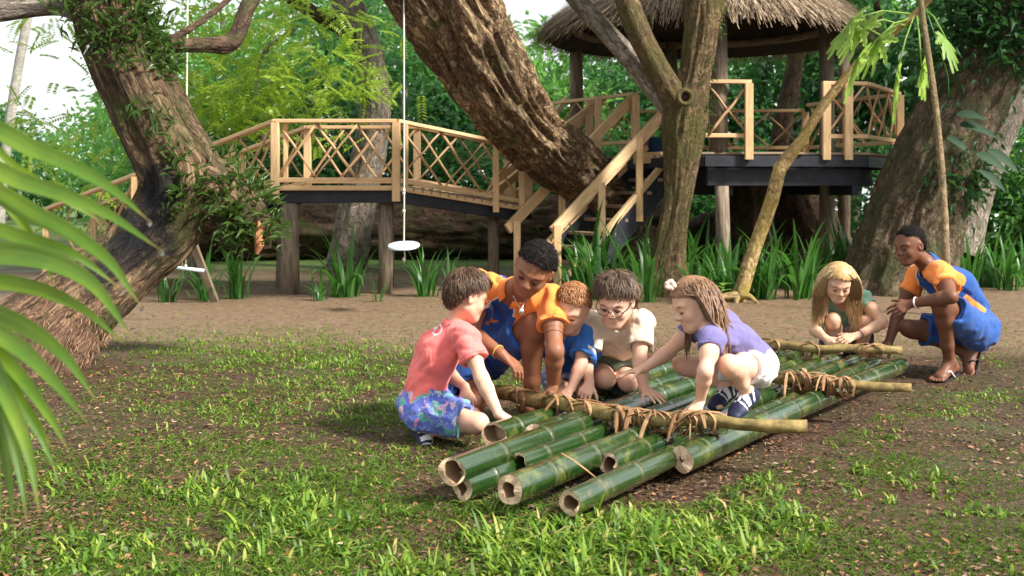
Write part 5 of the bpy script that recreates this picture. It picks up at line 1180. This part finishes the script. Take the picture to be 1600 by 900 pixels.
            strip(mb, pts, w * rnd.uniform(.6, 1.3), cen + V3(0, 0, -.05))
        return part('long_hair', mb.me('long_hair', mat, True), s.hair)
    def band(s, name, c, d, r, rt, mat):
        d = nrm(d); x = nrm(np.cross(d, V3(.3, .2, 1))); y = np.cross(d, x); pts = [np.asarray(c) + (x * math.cos(a) + y * math.sin(a)) * r for a in np.linspace(0, 2 * math.pi, 19)]
        return part(name, MB().tube(pts, rt, 6, False).me(name, mat, True), s.root)
def polo(s, C, w0=.048, w1=.24, panel=True):
    v, l, f = s.coords(C); ad = s.armdist(C); al = np.abs(l)
    sleeve = (ad < .082) & (al > .12) & (v > .58)
    rag = np.where(f > -.02, w0 + (1.02 - v) * w1, .075 + (1.02 - v) * .34) - al
    side = (np.abs(f + .03 - (v - .3) * .12) < .018 + .030 * np.clip(.6 - v, 0, .5)) & (v < .56) & (v > -.02) & (al > .085)
    mi = np.ones(len(C), int); mi[(rag < 0) & (v > .63) | sleeve] = 0; mi[side & panel] = 0
    edge = (np.abs(rag) < .0045) & (v > .5) & ~sleeve; mi[edge & (v > .58) & (f > .0)] = 2; return mi

def collar(s, mat, r=.062, hgt=.035):
    """folded polo collar with an open front"""
    n = 22; V, F = [], []; st = s.s; c = s.J['neck'] + s.front * .010 * st
    for i in range(n):
        a = lerp(.35, 2 * math.pi - .35, i / (n - 1)); d = s.front * math.cos(a) + s.left * math.sin(a)
        dip = -s.spine * .045 * st * max(0, math.cos(a)) ** 2
        for (rr, z) in ((r * .96, -.012), (r * .93, .026), (r * 1.0, .030), (r * 1.28, -.010), (r * 1.24, -.014)):
            V.append(c + d * rr * st + s.spine * z * st * hgt / .035 + dip)
    F = [(i*5+k, i*5+k+1, (i+1)*5+k+1, (i+1)*5+k) for i in range(n - 1) for k in range(4)]
    part('collar', mesh('collar', V, F, mat), s.root)

def build_people():
    # ---- boy in coral, kneeling at the left end
    p = Person('boy in coral T-shirt and floral shorts kneeling at the left corner of the raft', dict(
        pelvis=(658, 636, 5.42), neck=(712, 506, 5.40), head=(731, 463, 5.38), shR=(728, 527, 5.23), shL=(706, 524, 5.55), elR=(753, 592, 5.13), wrR=(779, 647, 5.06), elL=(700, 585, 5.62), wrL=(726, 604, 5.50),
        knR=(748, 661, 5.22), anR=(668, 674, 5.36), knL=(738, 652, 5.52), anL=(672, 670, 5.56), toeR=(678, 697, 5.30), toeL=(684, 692, 5.5), dnR=(-1, .1, -.3), dnL=(-1, .1, -.3)), .80, .95, SK_PALE, (.86, .36, -.34), (.2, .05, 1), .95)
    p.body({'R': dict(d=V3(.9, -.1, -.55), n=V3(-.3, .25, -.9), curl=.55, spread=.06), 'L': dict(d=V3(.35, -.1, -.95), n=V3(-.5, .8, 0), curl=.35)})
    ringc = P(682, 514, 5.38)
    def cc(s, C):
        v, l, f = s.coords(C); d = np.linalg.norm((C - ringc) * V3(1, .35, 1), axis=1); mi = np.zeros(len(C), int); mi[(d > .022) & (d < .031) & (f < .05)] = 1
        nzz = vnoise(C * 70, 6); mi[(v < .10) & (v > -.02) & (f > -.02) & (l < 0) & (nzz > .25)] = 1; return mi
    p.shirt([C_CORAL, C_WHITE], cc, .58, .016, -.105, .066, .016, .0085, seed=1); p.shorts(C_FLORAL, .74, .018, .016, seed=1)
    p.shoe('R'); p.shoe('L'); p.face(BROWL); p.cap(H_BROWN, .016, .002, -.07, .004, 30, rag=.006); p.locks(H_BROWN, 2600, .05, .0034, 3, .35, .5, .005, .30, over=.016)

    # ---- man in the middle
    p = Person('man in orange and blue polo with a silver pendant crouching among the children', dict(
        pelvis=(738, 548, 5.92), neck=(806, 452, 5.55), head=(834, 421, 5.35), shR=(752, 446, 5.68), shL=(860, 464, 5.52), elR=(736, 522, 5.48), wrR=(783, 553, 5.34), elL=(867, 548, 5.32), wrL=(864, 602, 5.44),
        knL=(837, 507, 5.50), anL=(829, 630, 5.62), knR=(742, 628, 5.60), anR=(692, 640, 5.98), toeL=(826, 655, 5.40), toeR=(672, 652, 6.0)), 1.0, 1.06, SK_BROWN, (-.30, -.80, -.50), (.42, .1, .9), .98)
    p.body({'R': dict(d=V3(.75, -.1, -.65), n=V3(-.5, .3, -.75), curl=.5, spread=.05, thumb=.3), 'L': dict(d=V3(.1, -.75, -.5), n=V3(0, .4, -.9), curl=.2)}, headkw=dict(nose=1.3, lip=1.25))
    p.shirt([C_ORANGE, C_BLUE, C_WHITE], lambda s, C: polo(s, C, .022, .22, False), .56, .014, -.06, .062, .016, .0085, seed=2, vneck=.12); p.shorts(C_SHORTB, .80, .02, .02, .010, seed=2); collar(p, C_ORANGE)
    p.face(LASH, lipm=LIPD); p.cap(H_BLACK, .012, .006, -.05, .0045, 75); p.locks(H_BLACK, 1200, .012, .004, 4, 0, .1, .003, .8)
    nk = p.J['neck']; ch = [P(802, 462, 5.36), P(808, 474, 5.29), P(814, 482, 5.24), P(819, 474, 5.26), P(823, 462, 5.34)]
    nl = part('necklace', MB().tube(spline(ch, 16), .0022, 6).me('necklace', SILVER, True), p.root)
    part('pendant', MB().ball(P(815, 487, 5.235), (.012, .004, .016), 8, 6).me('pendant', SILVER, True), nl)
    w = p.J['wrR']; e = p.J['elR']; p.band('bracelet', lerp(w, e, .10), w - e, .032, .0035, YELB)
    a, b = p.J['shL'], p.J['elL']; p.band('tattoo_band', lerp(a, b, .64), b - a, .0445, .0022, TATT); p.band('tattoo_band', lerp(a, b, .72), b - a, .0428, .0022, TATT)

    # ---- small boy in blue
    p = Person('small red haired boy in a bright blue T-shirt and plaid shorts beside the man', dict(
        pelvis=(893, 597, 5.9), neck=(895, 515, 5.62), head=(893, 481, 5.48), shL=(915, 527, 5.58), shR=(872, 530, 5.66), elL=(907, 571, 5.50), wrL=(893, 606, 5.42), elR=(864, 580, 5.62), wrR=(878, 612, 5.56),
        knL=(912, 612, 5.72), knR=(880, 610, 5.70), anL=(905, 622, 6.05), anR=(885, 622, 6.05), toeL=(905, 630, 6.2), toeR=(885, 630, 6.2)), .74, .94, SK_PALE, (-.36, -.78, -.50), (.28, .1, .95), .95)
    p.body({'L': dict(d=V3(-.45, -.5, -.5), n=V3(0, .3, -.95), curl=.25), 'R': dict(d=V3(0, -.7, -.4), n=V3(0, .3, -.95), curl=.2)})
    def bt(s, C):
        a, b = s.J['shL'], s.J['elL']; t = ((C - a) @ (b - a)) / ((b - a) @ (b - a)); q = C - (a + (b - a) * .5); mi = np.zeros(len(C), int); mi[(t > .42) & (t < .6) & (q[:, 0] > .02) & (q[:, 1] < .02)] = 1; return mi
    p.shirt([C_TEE, C_WHITE], bt, .68, .016, -.02, .064, .016, .0085, seed=3); p.shorts(C_PLAID, .85, .016, .016, seed=3)
    p.face(BROWL); p.cap(H_GING, .010, .010, -.06, .004, 45); p.locks(H_GING, 2000, .022, .0035, 5, .1, .2, .003, .7)

    # ---- boy with glasses
    p = Person('boy with glasses in a cream picture T-shirt and dark shorts kneeling on the raft', dict(
        pelvis=(955, 580, 5.92), neck=(962, 502, 5.64), head=(962, 471, 5.44), shR=(922, 504, 5.64), shL=(1001, 503, 5.58), elL=(1000, 566, 5.46), wrL=(1006, 607, 5.38), elR=(913, 566, 5.58), wrR=(921, 596, 5.46),
        knR=(946, 592, 5.62), knL=(981, 597, 5.62), anR=(938, 606, 6.0), anL=(985, 606, 6.0), toeR=(936, 612, 6.14), toeL=(985, 612, 6.14)), .82, .99, SK_PALE, (-.34, -.83, -.42), (.10, .1, 1), .98)
    p.body({'L': dict(d=V3(.45, -.62, -.25), n=V3(0, .15, -1), curl=.12, spread=.16), 'R': dict(d=V3(-.3, -.6, -.6), n=V3(-.1, .5, -.7), curl=.8, spread=.03)})
    def pt(s, C):
        v, l, f = s.coords(C); nz = .05 * vnoise(C * 18, 4); q = ((v - .30) / .21) ** 2 + ((l + .01) / .115) ** 2 + nz * 4; return np.where((f > .04) & (q < 1), 1, 0)
    pm = M('printed picture', .85, .2); zz = pm.coord('Object'); n1 = pm.noise(zz, 12, 3); n2 = pm.noise(zz, 30, 4)
    sp = pm.new('ShaderNodeSeparateXYZ'); pm.L.new(zz, sp.inputs[0]); hz = pm.val(pm.math('ADD', sp.outputs[2], pm.math('MULTIPLY', n1, .12)), .32, .56)
    pm.col(pm.mix(pm.val(n2, .5, .65, 0, .5), pm.ramp(hz, [(0, (.20, .26, .10)), (.3, (.40, .38, .12)), (.5, (.16, .28, .12)), (.75, (.30, .45, .42)), (1, (.55, .52, .45))]), (.45, .27, .10)))
    p.shirt([C_CREAM, pm.m], pt, .66, .018, -.03, .068, .018, .0085, seed=4); p.shorts(C_OLIVE, .66, .016, .02, .009, seed=4)
    p.face(LASH); p.cap(H_DKBR, .018, .006, -.06, .005, 28, rag=.007); p.locks(H_DKBR, 2600, .055, .0036, 6, .2, .40, .007, .50, fringe=.15, over=.024)
    mb = MB(); lm = MB()
    for g in (-1, 1):
        c = p.H(.033 * g, .101, -.004); ring = [c + (p.hr * math.cos(a) * .027 + p.hu * math.sin(a) * .019) * p.hs for a in np.linspace(0, 2 * math.pi, 21)]
        mb.tube(ring, .0016, 6, False); mb.tube([p.H(.059 * g, .100, .0), p.H(.078 * g, .07, .004), p.H(.083 * g, .0, .006)], .0022, 6)
        lm.add([c] + ring[:-1], [(0, 1 + i, 1 + (i + 1) % 20) for i in range(20)])
    mb.tube([p.H(-.007, .103, .0), p.H(0, .106, .003), p.H(.007, .103, .0)], .0018, 6)
    gl = part('glasses', mb.me('glasses', BLACKP, True), p.root); part('lens', lm.me('lens', GLASS), gl)

    # ---- girl in purple
    p = Person('girl in a purple top with a flower headband crouching on the raft and reaching out', dict(
        pelvis=(1180, 570, 5.40), neck=(1104, 505, 5.17), head=(1083, 475, 5.16), shL=(1112, 531, 5.00), shR=(1086, 512, 5.38), elL=(1102, 580, 4.90), wrL=(1094, 627, 5.00), elR=(1042, 552, 5.40), wrR=(1006, 576, 5.30),
        hipL=(1186, 577, 5.28), hipR=(1170, 572, 5.46), knL=(1139, 570, 4.97), anL=(1167, 611, 5.16), knR=(1066, 570, 5.44), anR=(1136, 603, 5.42), toeL=(1143, 636, 5.07), toeR=(1108, 624, 5.30), dnL=(-.1, 0, -1), dnR=(0, 0, -1)), .80, .97, SK_PALE, (-.86, -.28, -.42), (-.15, .05, 1), .92)
    p.body({'L': dict(d=V3(-.35, -.6, -.45), n=V3(0, .1, -1), curl=.2, spread=.14), 'R': dict(d=V3(-.9, -.15, -.22), n=V3(-.1, -.1, -1), curl=.12)})
    p.shirt([C_PURP], None, .32, .014, -.10, .070, .008, .0085, seed=5); p.shorts(C_WHITE, .48, .012, .012, seed=5); p.shoe('L'); p.shoe('R')
    p.face(BROWL); p.cap(H_LONG, .012, -.006, -.075, .003, 30); p.long_hair(H_LONG, 1500, 11, .027, .0048, 7, .006, fstart=.05)
    mb = MB(); mb.tube([p.H(.089 * math.sin(a), .028 - .02 * abs(math.sin(a)), .012 + .108 * math.cos(a) - .0) for a in np.linspace(-1.45, 1.45, 17)], .0042, 6); hb = part('headband', mb.me('headband', flat_mat('pale headband', (.62, .45, .24), .6), True), p.root)
    mb = MB(); c = p.H(.0, .05, .125) + V3(-.015, -.02, .0)
    for k in range(14):
        a = k * 2.4; rr = .010 + .010 * (k / 14); d = nrm(V3(math.cos(a), -.5, math.sin(a))); mb.ball(c + d * rr, (.012, .009, .012), 8, 5)
    part('flower', mb.me('flower', PINKF, True), hb)

    # ---- blonde girl
    p = Person('blonde girl in a sage green top crouching at the far end of the raft', dict(
        pelvis=(1322, 535, 7.76), neck=(1316, 467, 7.46), head=(1310, 441, 7.26), shR=(1286, 466, 7.47), shL=(1348, 466, 7.47), elR=(1273, 516, 7.40), wrR=(1288, 527, 7.22), elL=(1379, 505, 7.33), wrL=(1338, 525, 7.18),
        knR=(1302, 500, 7.36), knL=(1350, 505, 7.40), anR=(1306, 566, 7.50), anL=(1346, 566, 7.52), toeR=(1302, 572, 7.36), toeL=(1346, 572, 7.36)), .88, .98, SK_TAN, (-.08, -.83, -.54), (.05, .1, 1), .92)
    p.body({'R': dict(d=V3(.5, -.3, -.65), n=V3(.6, .5, -.3), curl=.4, spread=.04), 'L': dict(d=V3(-.9, -.2, -.25), n=V3(-.2, .5, -.75), curl=.4, spread=.05)})
    p.shirt([C_MINT, C_WHITE], lambda s, C: np.where((s.coords(C)[0] < .52), 1, 0), .34, .012, -.02, .072, .008, .008, seed=6); p.shorts(C_DARKB, .35, .012, .01, seed=6)
    p.face(BROWL); p.cap(H_BLOND, .012, -.004, -.075, .003, 30); p.long_hair(H_BLOND, 1100, 13, .027, .0055, 8, .022, fstart=.05, curl=.10)
    w, e = p.J['wrL'], p.J['elL']; p.band('bracelet', lerp(w, e, .12), w - e, .026, .003, TATT)

    # ---- man at the right
    p = Person('man in orange and blue polo with a white wristband crouching beside the blonde girl', dict(
        pelvis=(1528, 512, 7.36), neck=(1449, 412, 7.30), head=(1422, 384, 7.24), shL=(1473, 430, 7.09), shR=(1434, 430, 7.50), elL=(1486, 464, 6.86), wrL=(1426, 474, 7.04), elR=(1406, 484, 7.50), wrR=(1389, 534, 7.40),
        hipL=(1528, 520, 7.24), hipR=(1520, 518, 7.48), knL=(1470, 474, 6.96), anL=(1484, 566, 7.12), knR=(1420, 513, 7.42), anR=(1508, 551, 7.40), toeL=(1456, 584, 6.98), toeR=(1500, 582, 7.34), dnR=(1, 0, -.35)), 1.0, 1.0, SK_DARK, (-.88, -.42, -.22), (-.05, 0, 1), .95, lips=LIPD)
    p.body({'L': dict(d=V3(-.85, .05, -.35), n=V3(-.3, .6, -.6), curl=.45, spread=.06), 'R': dict(d=V3(-.6, -.2, -.45), n=V3(0, .2, -1), curl=.2)}, headkw=dict(nose=1.25, lip=1.2))
    def polo_emblem(s, C):
        mi = polo(s, C); v, l, f = s.coords(C); a = l - .052; b = (v - .70) * 2.2
        e = (f > .03) & (((np.abs(a) < .016 - .25 * (b + .02)) & (b > -.018) & (b < .04)) | ((np.abs(a) < .022) & (b > -.036) & (b < -.026))); mi[e] = 2; return mi
    p.shirt([C_ORANGE, C_BLUE, C_WHITE], polo_emblem, .52, .014, -.07, .062, .016, .0085, seed=7, vneck=.06); p.shorts(C_SHORTB, .78, .02, .02, .010, seed=7); collar(p, C_ORANGE)
    p.face(LASH, lipm=LIPD); p.cap(H_BLACK, .005, .018, -.045, .002, 80, rag=.005); p.locks(H_BLACK, 1500, .010, .003, 9, 0, .1, .002, .8)
    w, e = p.J['wrL'], p.J['elL']; p.band('wristband', lerp(w, e, .10), w - e, .033, .005, WHITEB)
    ff = p.footframe('L'); c0 = P(1463, 458, 6.98)
    for sd, mt in (('L', WHITEB), ('R', BLACKP)):
        an, fw, dn, la = p.footframe(sd); F = Field([an, an + fw * .2], .14, .0046)
        F.cone(an + dn * .082 - fw * .05, an + dn * .086 + fw * .175, .010, .010, 0, flat=(la, 4.2)); V, Q = F.mesh()
        so = part('flip_flop', mesh('flip_flop', V, Q, BLACKP), p.root)
        mb = MB()
        for g in (-1, 1): mb.tube([an + dn * .082 + fw * .02 + la * .042 * g, an + dn * .03 + fw * .06 + la * .036 * g, an + dn * .035 + fw * .125 + la * .004 * g, an + dn * .08 + fw * .145], .006, 7)
        part('strap', mb.me('strap', mt, True), so)
build_people()
# ------------------------------------------------------------------ strap-leaf lilies, foreground palm, grass, leaf litter
def strap_me(L, w, bend, seed):
    V, F, U = [], [], []; n = 10
    for i in range(n):
        t = i / (n - 1); ww = w * (1 - t ** 3) ** .8 * (.75 + .25 * math.sin(t * 3)); a = bend * t * t
        x = L * (t - .12 * a * t) * math.sin(a * .9) ; z = L * t * math.cos(a * .75)
        for g in (-1, 0, 1): V.append((x + abs(g) * .12 * ww, ww * .5 * g, z)); U.append((g * w, t * L))
    F = [(i*3+k, i*3+k+1, (i+1)*3+k+1, (i+1)*3+k) for i in range(n - 1) for k in range(2)]
    return mesh('leaf', V, F, L_STRAP, uv=U)
STRAPS = [strap_me(.75, .042, .35, 1), strap_me(.70, .045, .75, 2), strap_me(.62, .04, 1.15, 3), strap_me(.85, .04, .22, 4), strap_me(.55, .045, 1.6, 5)]
def lily(x, y, sc, n, seed, lab, grp):
    rnd = random.Random(seed); g = G(x, y); t = thing('strap_leaf_lily', g, lab, 'lily', grp)
    for i in range(n):
        a = rnd.uniform(0, 6.283); r = rnd.uniform(.01, .17) * sc; k = rnd.choice([0, 0, 1, 1, 2, 3, 3, 4]); o = part('leaf', STRAPS[k], t, off=False)
        o.location = (r * math.cos(a), r * math.sin(a), -.02); o.rotation_euler = (0, rnd.uniform(-.05, .28), a + rnd.uniform(-.5, .5)); s = sc * rnd.uniform(.65, 1.15); o.scale = (s, s * rnd.uniform(1.1, 1.6), s)
def build_lilies():
    L1 = [(540, 462, 1.0, 30, 'tall strap-leaf lily clump between the two bridge piles'), (665, 462, .82, 24, 'strap-leaf lily clump under the disc swing'), (372, 465, .78, 26, 'strap-leaf lily clump left of the thick bridge pile'), (322, 468, .72, 22, 'strap-leaf lily clump at the foot of the leaning prop'), (262, 470, .6, 22, 'low strap-leaf lily clump at the foot of the mossy left tree'),
          (497, 468, .5, 14, 'small strap-leaf lily clump right of the thick bridge pile'), (705, 452, .6, 14, 'small strap-leaf lily clump behind the coral shirt boy'), (592, 470, .35, 10, 'smallest strap-leaf tuft at the foot of the thin bridge pile')]
    for i, (x, y, s, n, lab) in enumerate(L1): lily(x, y, s, n, 10 + i, lab, 'strap-leaf lilies along the path')
    rnd = random.Random(5); x = 905
    while x < 1400:
        y = rnd.uniform(444, 466); lily(x, y, rnd.uniform(.8, 1.12) * (1.0 if x < 1130 else .98), 22, int(x), 'strap-leaf lily in the dense bed below the staircase and tree house', 'lilies in the bed under the tree house'); x += rnd.uniform(22, 31)
    for i, (x, y, s) in enumerate(((925, 452, 1.25), (950, 462, .9), (1010, 470, .9), (1085, 470, .75))): lily(x, y, s, 20, 300 + i, 'strap-leaf lily in the dense bed below the staircase and tree house', 'lilies in the bed under the tree house')
    for i, (x, y, s) in enumerate(((1400, 440, .9), (1425, 450, .95), (1515, 452, .95), (1545, 448, 1.0), (1575, 452, .9), (1600, 446, .9), (1500, 440, .9))): lily(x, y, s, 22, 400 + i, 'strap-leaf lily behind the man at the right edge', 'lilies at the right edge')
build_lilies()
def seedling():
    g = G(1130, 470); t = thing('seedling', g, 'small bright green seedling beside the foot of the slanting tree', 'seedling'); h = .16
    part('stem', MB().tube([g, g + V3(0, 0, h * .6), g + V3(.01, 0, h)], .005, 6).me('stem', L_LILY, True), t)
    for k in range(7):
        a = k * 2.4; part('leaf', broad_leaf(g + V3(0, 0, h - .03 * (k % 3)), V3(math.cos(a), math.sin(a), .6), .12, .06, L_PAPA), t)
seedling()

def build_palm():
    t = thing('fan_palm_leaf', (-1.05, 1.75, .2), 'big glossy palm leaf hanging into the foreground at the left edge', 'palm leaf')
    hub = P(-190, 470, 1.75)
    spec = [  # control pixels of each leaflet, width, depth
        ([(-60, 212), (60, 236), (165, 288), (233, 345)], 0.0302, 1.72), ([(-60, 272), (40, 285), (160, 330), (252, 391)], 0.0302, 1.66), ([(-60, 232), (30, 270), (100, 310), (168, 352)], 0.0235, 1.85),
        ([(-60, 300), (60, 338), (160, 398), (222, 480)], 0.0319, 1.70), ([(-60, 360), (40, 372), (120, 400), (190, 452)], 0.0252, 1.80), ([(-60, 402), (50, 400), (140, 440), (208, 530)], 0.0370, 1.62), ([(-60, 440), (40, 446), (125, 480), (196, 538)], 0.0269, 1.74),
        ([(-60, 478), (30, 506), (100, 556), (152, 628)], 0.0302, 1.68), ([(-60, 495), (25, 540), (85, 596), (138, 662)], 0.0286, 1.60), ([(-60, 515), (15, 570), (70, 640), (108, 705)], 0.0252, 1.66), ([(-60, 520), (5, 590), (56, 668), (92, 745)], 0.0252, 1.70),
        ([(-50, 520), (0, 600), (42, 700), (62, 805)], 0.0286, 1.60), ([(-55, 520), (-8, 615), (26, 715), (42, 815)], 0.0269, 1.64), ([(-60, 520), (-14, 625), (10, 725), (22, 825)], 0.0269, 1.66), ([(-70, 520), (-30, 640), (-8, 740), (0, 830)], 0.0269, 1.58), ([(-60, 545), (-10, 590), (44, 640), (84, 705)], 0.0218, 1.75), ([(-60, 250), (20, 330), (60, 390), (88, 450)], 0.0185, 1.9)]
    for i, (c, w, d) in enumerate(spec):
        c = [(-190, 470)] + c; dd = np.linspace(1.78, d, len(c)); sp = spline(np.array([P(x, y, q) for (x, y), q in zip(c, dd)]), 24); V, F, U = [], [], []; fr = frames(sp); n = 24
        for k in range(n):
            tt = k / (n - 1); tg = fr[k][0]; s = nrm(np.cross(tg, V3(.12, -1, .35))); u = np.cross(s, tg); ww = max(.0006, w * min(1, .4 + tt * 2.2) * (1 - max(0, (tt - .3) / .7) ** 1.7))
            for g in (-1, -.55, 0, .55, 1): V.append(sp[k] + s * ww * .5 * g + u * (-.34 * ww * (1 - abs(g)) + .06 * ww * math.cos(g * 9))); U.append((g * w * .5, tt * .4))
        F = [(k*5+g, k*5+g+1, (k+1)*5+g+1, (k+1)*5+g) for k in range(n - 1) for g in range(4)]
        lf = part('leaflet', mesh('leaflet', V, F, L_PALM, uv=U), t)
        if i in (0, 1, 3, 4): part('water_drop', MB().ball(sp[-1] + V3(0, 0, -.003), (.0035, .0035, .005), 8, 6).me('water_drop', GLASS, True), lf)
    part('stalk', MB().tube([hub + V3(-.5, .1, -.1), hub, hub + V3(.03, 0, 0)], .012, 8).me('stalk', L_LILY, True), t)
build_palm()

def build_grass():
    g = np.random.default_rng(12)
    blobs = [  # photo pixel centre, half sizes in pixels, strength
        (700, 850, 330, 60, 1.0), (980, 850, 260, 50, 1.0), (850, 800, 150, 30, .9), (480, 760, 170, 30, .9), (300, 770, 140, 25, .8), (560, 790, 130, 35, .9), (170, 860, 120, 40, .6), (1300, 740, 150, 28, .9), (1150, 740, 120, 35, .9), (1440, 720, 100, 22, .7), (1230, 790, 160, 35, .8), (1450, 790, 120, 30, .45), (1500, 860, 120, 30, .35), (1150, 700, 60, 20, .8),
        (430, 545, 210, 22, 1.0), (560, 575, 90, 28, 1.0), (330, 560, 120, 18, .8), (480, 600, 160, 30, .6), (330, 640, 120, 30, .55), (560, 640, 70, 25, .6), (250, 590, 60, 18, .4), (1450, 640, 90, 12, .55), (1540, 620, 60, 14, .5), (1250, 665, 60, 10, .5), (1560, 565, 50, 8, .3), (850, 590, 120, 30, .5), (90, 740, 110, 30, .4), (380, 700, 160, 25, .45), (620, 730, 70, 20, .4), (1380, 690, 100, 20, .5), (60, 560, 80, 12, .4)]
    P0, SZ = [], []
    for (x, y, a, b, s) in blobs:
        n = int(s * 2.3 * a * b / 22 * ((y - 300) / 400) ** -.4 * (.42 if y > 690 else 1.3))
        px = x + g.normal(0, .55, n) * a; py = y + g.normal(0, .55, n) * b; ok = (py > 480) & (py < 990); px, py = px[ok], py[ok]
        d = CAMH * FPX / (py - HOR); P0.append(np.stack([(px - 800) * d / FPX, d], 1)); SZ.append(np.full(len(px), s))
    n = 1700; py = HOR + (g.uniform(190 ** .8, 620 ** .8, n)) ** (1 / .8); px = g.uniform(-80, 1680, n); d = CAMH * FPX / (py - HOR); P0.append(np.stack([(px - 800) * d / FPX, d], 1)); SZ.append(np.full(n, .35))
    p2 = np.concatenate(P0); sz = np.concatenate(SZ)
    keep = (vnoise(np.stack([p2[:, 0] * 2.4, p2[:, 1] * 2.4, np.zeros(len(p2))], 1), 9) + .8 * vnoise(np.stack([p2[:, 0] * 7, p2[:, 1] * 7, np.zeros(len(p2))], 1), 19) + g.uniform(-.35, .35, len(p2)) > np.where(p2[:, 1] < 5.2, .08, -.5))
    u = nrm(V3(1.94, 2.66, 0)); rel = p2 - np.array([-.1, 5.0]); sa = rel @ np.array([.808, -.589]); ta = rel @ np.array([.589, .808])
    keep &= ~((sa > -.1) & (sa < 1.05) & (ta > -.15) & (ta < 3.6))
    p2, sz = p2[keep], sz[keep]; nb = 5; m = len(p2); print('tufts', m)
    base = np.repeat(p2, nb, 0) + g.normal(0, .012, (m * nb, 2)); sc = np.repeat(sz, nb)
    L = g.uniform(.025, .078, m * nb) * (.5 + .55 * sc) * np.interp(base[:, 1], [4.0, 6.0, 9], [1, .62, .6]); tall = np.repeat(g.random(m) < .09, nb); L[tall] *= 1.7
    w = g.uniform(.0055, .0145, m * nb) * np.interp(base[:, 1], [4.0, 6.0, 9], [1, .75, .75]); a = g.uniform(0, 2 * np.pi, m * nb); lean = g.uniform(.4, 1.7, m * nb)
    z0 = gz(base[:, 0], base[:, 1]); b3 = np.stack([base[:, 0], base[:, 1], z0 - .004], 1); h = np.stack([np.cos(a), np.sin(a), np.zeros_like(a)], 1); s = np.stack([-np.sin(a), np.cos(a), np.zeros_like(a)], 1)
    def at(t): 
        ang = lean * t; return b3 + h * (L * t * np.sin(ang))[:, None] + np.array([0, 0, 1.]) * (L * t * np.cos(ang))[:, None]
    p1, p2_, p3 = at(.4), at(.75), at(1.0); ww = w[:, None] * s
    V = np.stack([b3 - ww * .35, b3 + ww * .35, p1 + ww * .5, p1 - ww * .5, p2_ + ww * .36, p2_ - ww * .36, p3], 1).reshape(-1, 3); q = np.arange(m * nb) * 7
    F = np.concatenate([np.stack([q + i for i in t], 1) for t in ((0, 1, 2), (0, 2, 3), (3, 2, 4), (3, 4, 5), (5, 4, 6))])
    tag(part('grass', mesh('grass', V, F, GRASS)), 'patchy bright green broad bladed grass on the damp ground', 'grass', kind='stuff')
    # low fine turf between the tufts
    n = 200000; py = HOR + (g.uniform(205 ** .9, 640 ** .9, n)) ** (1 / .9); px = g.uniform(-60, 1660, n); d = CAMH * FPX / (py - HOR); x = (px - 800) * d / FPX
    dens = np.zeros(n)
    for (bx, by, a, b, s_) in blobs: dens = np.maximum(dens, s_ * np.exp(-(((px - bx) / a) ** 2 + ((py - by) / b) ** 2) * .8))
    k = g.random(n) < (np.where(px < 900, .34, .16) + .8 * dens) * (.35 + .75 * (vnoise(np.stack([x * 3.1, d * 3.1, 0 * d], 1), 77) > -.1)) * .75
    x, d = x[k], d[k]; rel = np.stack([x, d], 1) - np.array([-.1, 5.0]); sa = rel @ np.array([.808, -.589]); ta = rel @ np.array([.589, .808]); k = ~((sa > -.1) & (sa < 1.05) & (ta > -.15) & (ta < 3.6)); x, d = x[k], d[k]; n = len(x)
    a = g.uniform(0, 6.28, n); p = np.stack([x, d, gz(x, d) - .002], 1); dv = np.stack([np.cos(a) * .9, np.sin(a) * .9, g.uniform(.15, 1.2, n)], 1)
    V, F = leaves(p, dv, np.array([0, 0, 1.]) + g.normal(0, .4, (n, 3)), g.uniform(.014, .042, n), g.uniform(.003, .008, n), .1, .2)
    tag(part('turf', mesh('turf', V, F, TURF, smooth=False)), 'low fine green turf between the grass tufts', 'turf', kind='stuff'); print('turf', n)
    # leaf litter
    n = 46000; py = HOR + (g.uniform(170 ** .9, 640 ** .9, n)) ** (1 / .9); px = g.uniform(-100, 1700, n); d = CAMH * FPX / (py - HOR); x = (px - 800) * d / FPX
    k = (vnoise(np.stack([x * 1.2, d * 1.2, 0 * d], 1), 31) + g.uniform(-.8, .8, n) > -.25) & ((d < 8.6) | (g.random(n) < .45)); x, d = x[k], d[k]; n = len(x)
    p = np.stack([x, d, gz(x, d) + g.uniform(.002, .012, n)], 1); a = g.uniform(0, 6.28, n); dv = np.stack([np.cos(a), np.sin(a), g.normal(.05, .25, n)], 1)
    nv = np.array([0, 0, 1.]) + g.normal(0, .3, (n, 3)); V, F = leaves(p, dv, nv, g.uniform(.010, .038, n) * np.where(g.random(n) < .06, 1.9, 1), g.uniform(.005, .017, n), g.uniform(-.3, .4), .2)
    tag(part('leaf_litter', mesh('leaf_litter', V, F, LITTER, smooth=False)), 'brown fallen leaves scattered over the ground', 'leaf litter', kind='stuff')
build_grass()
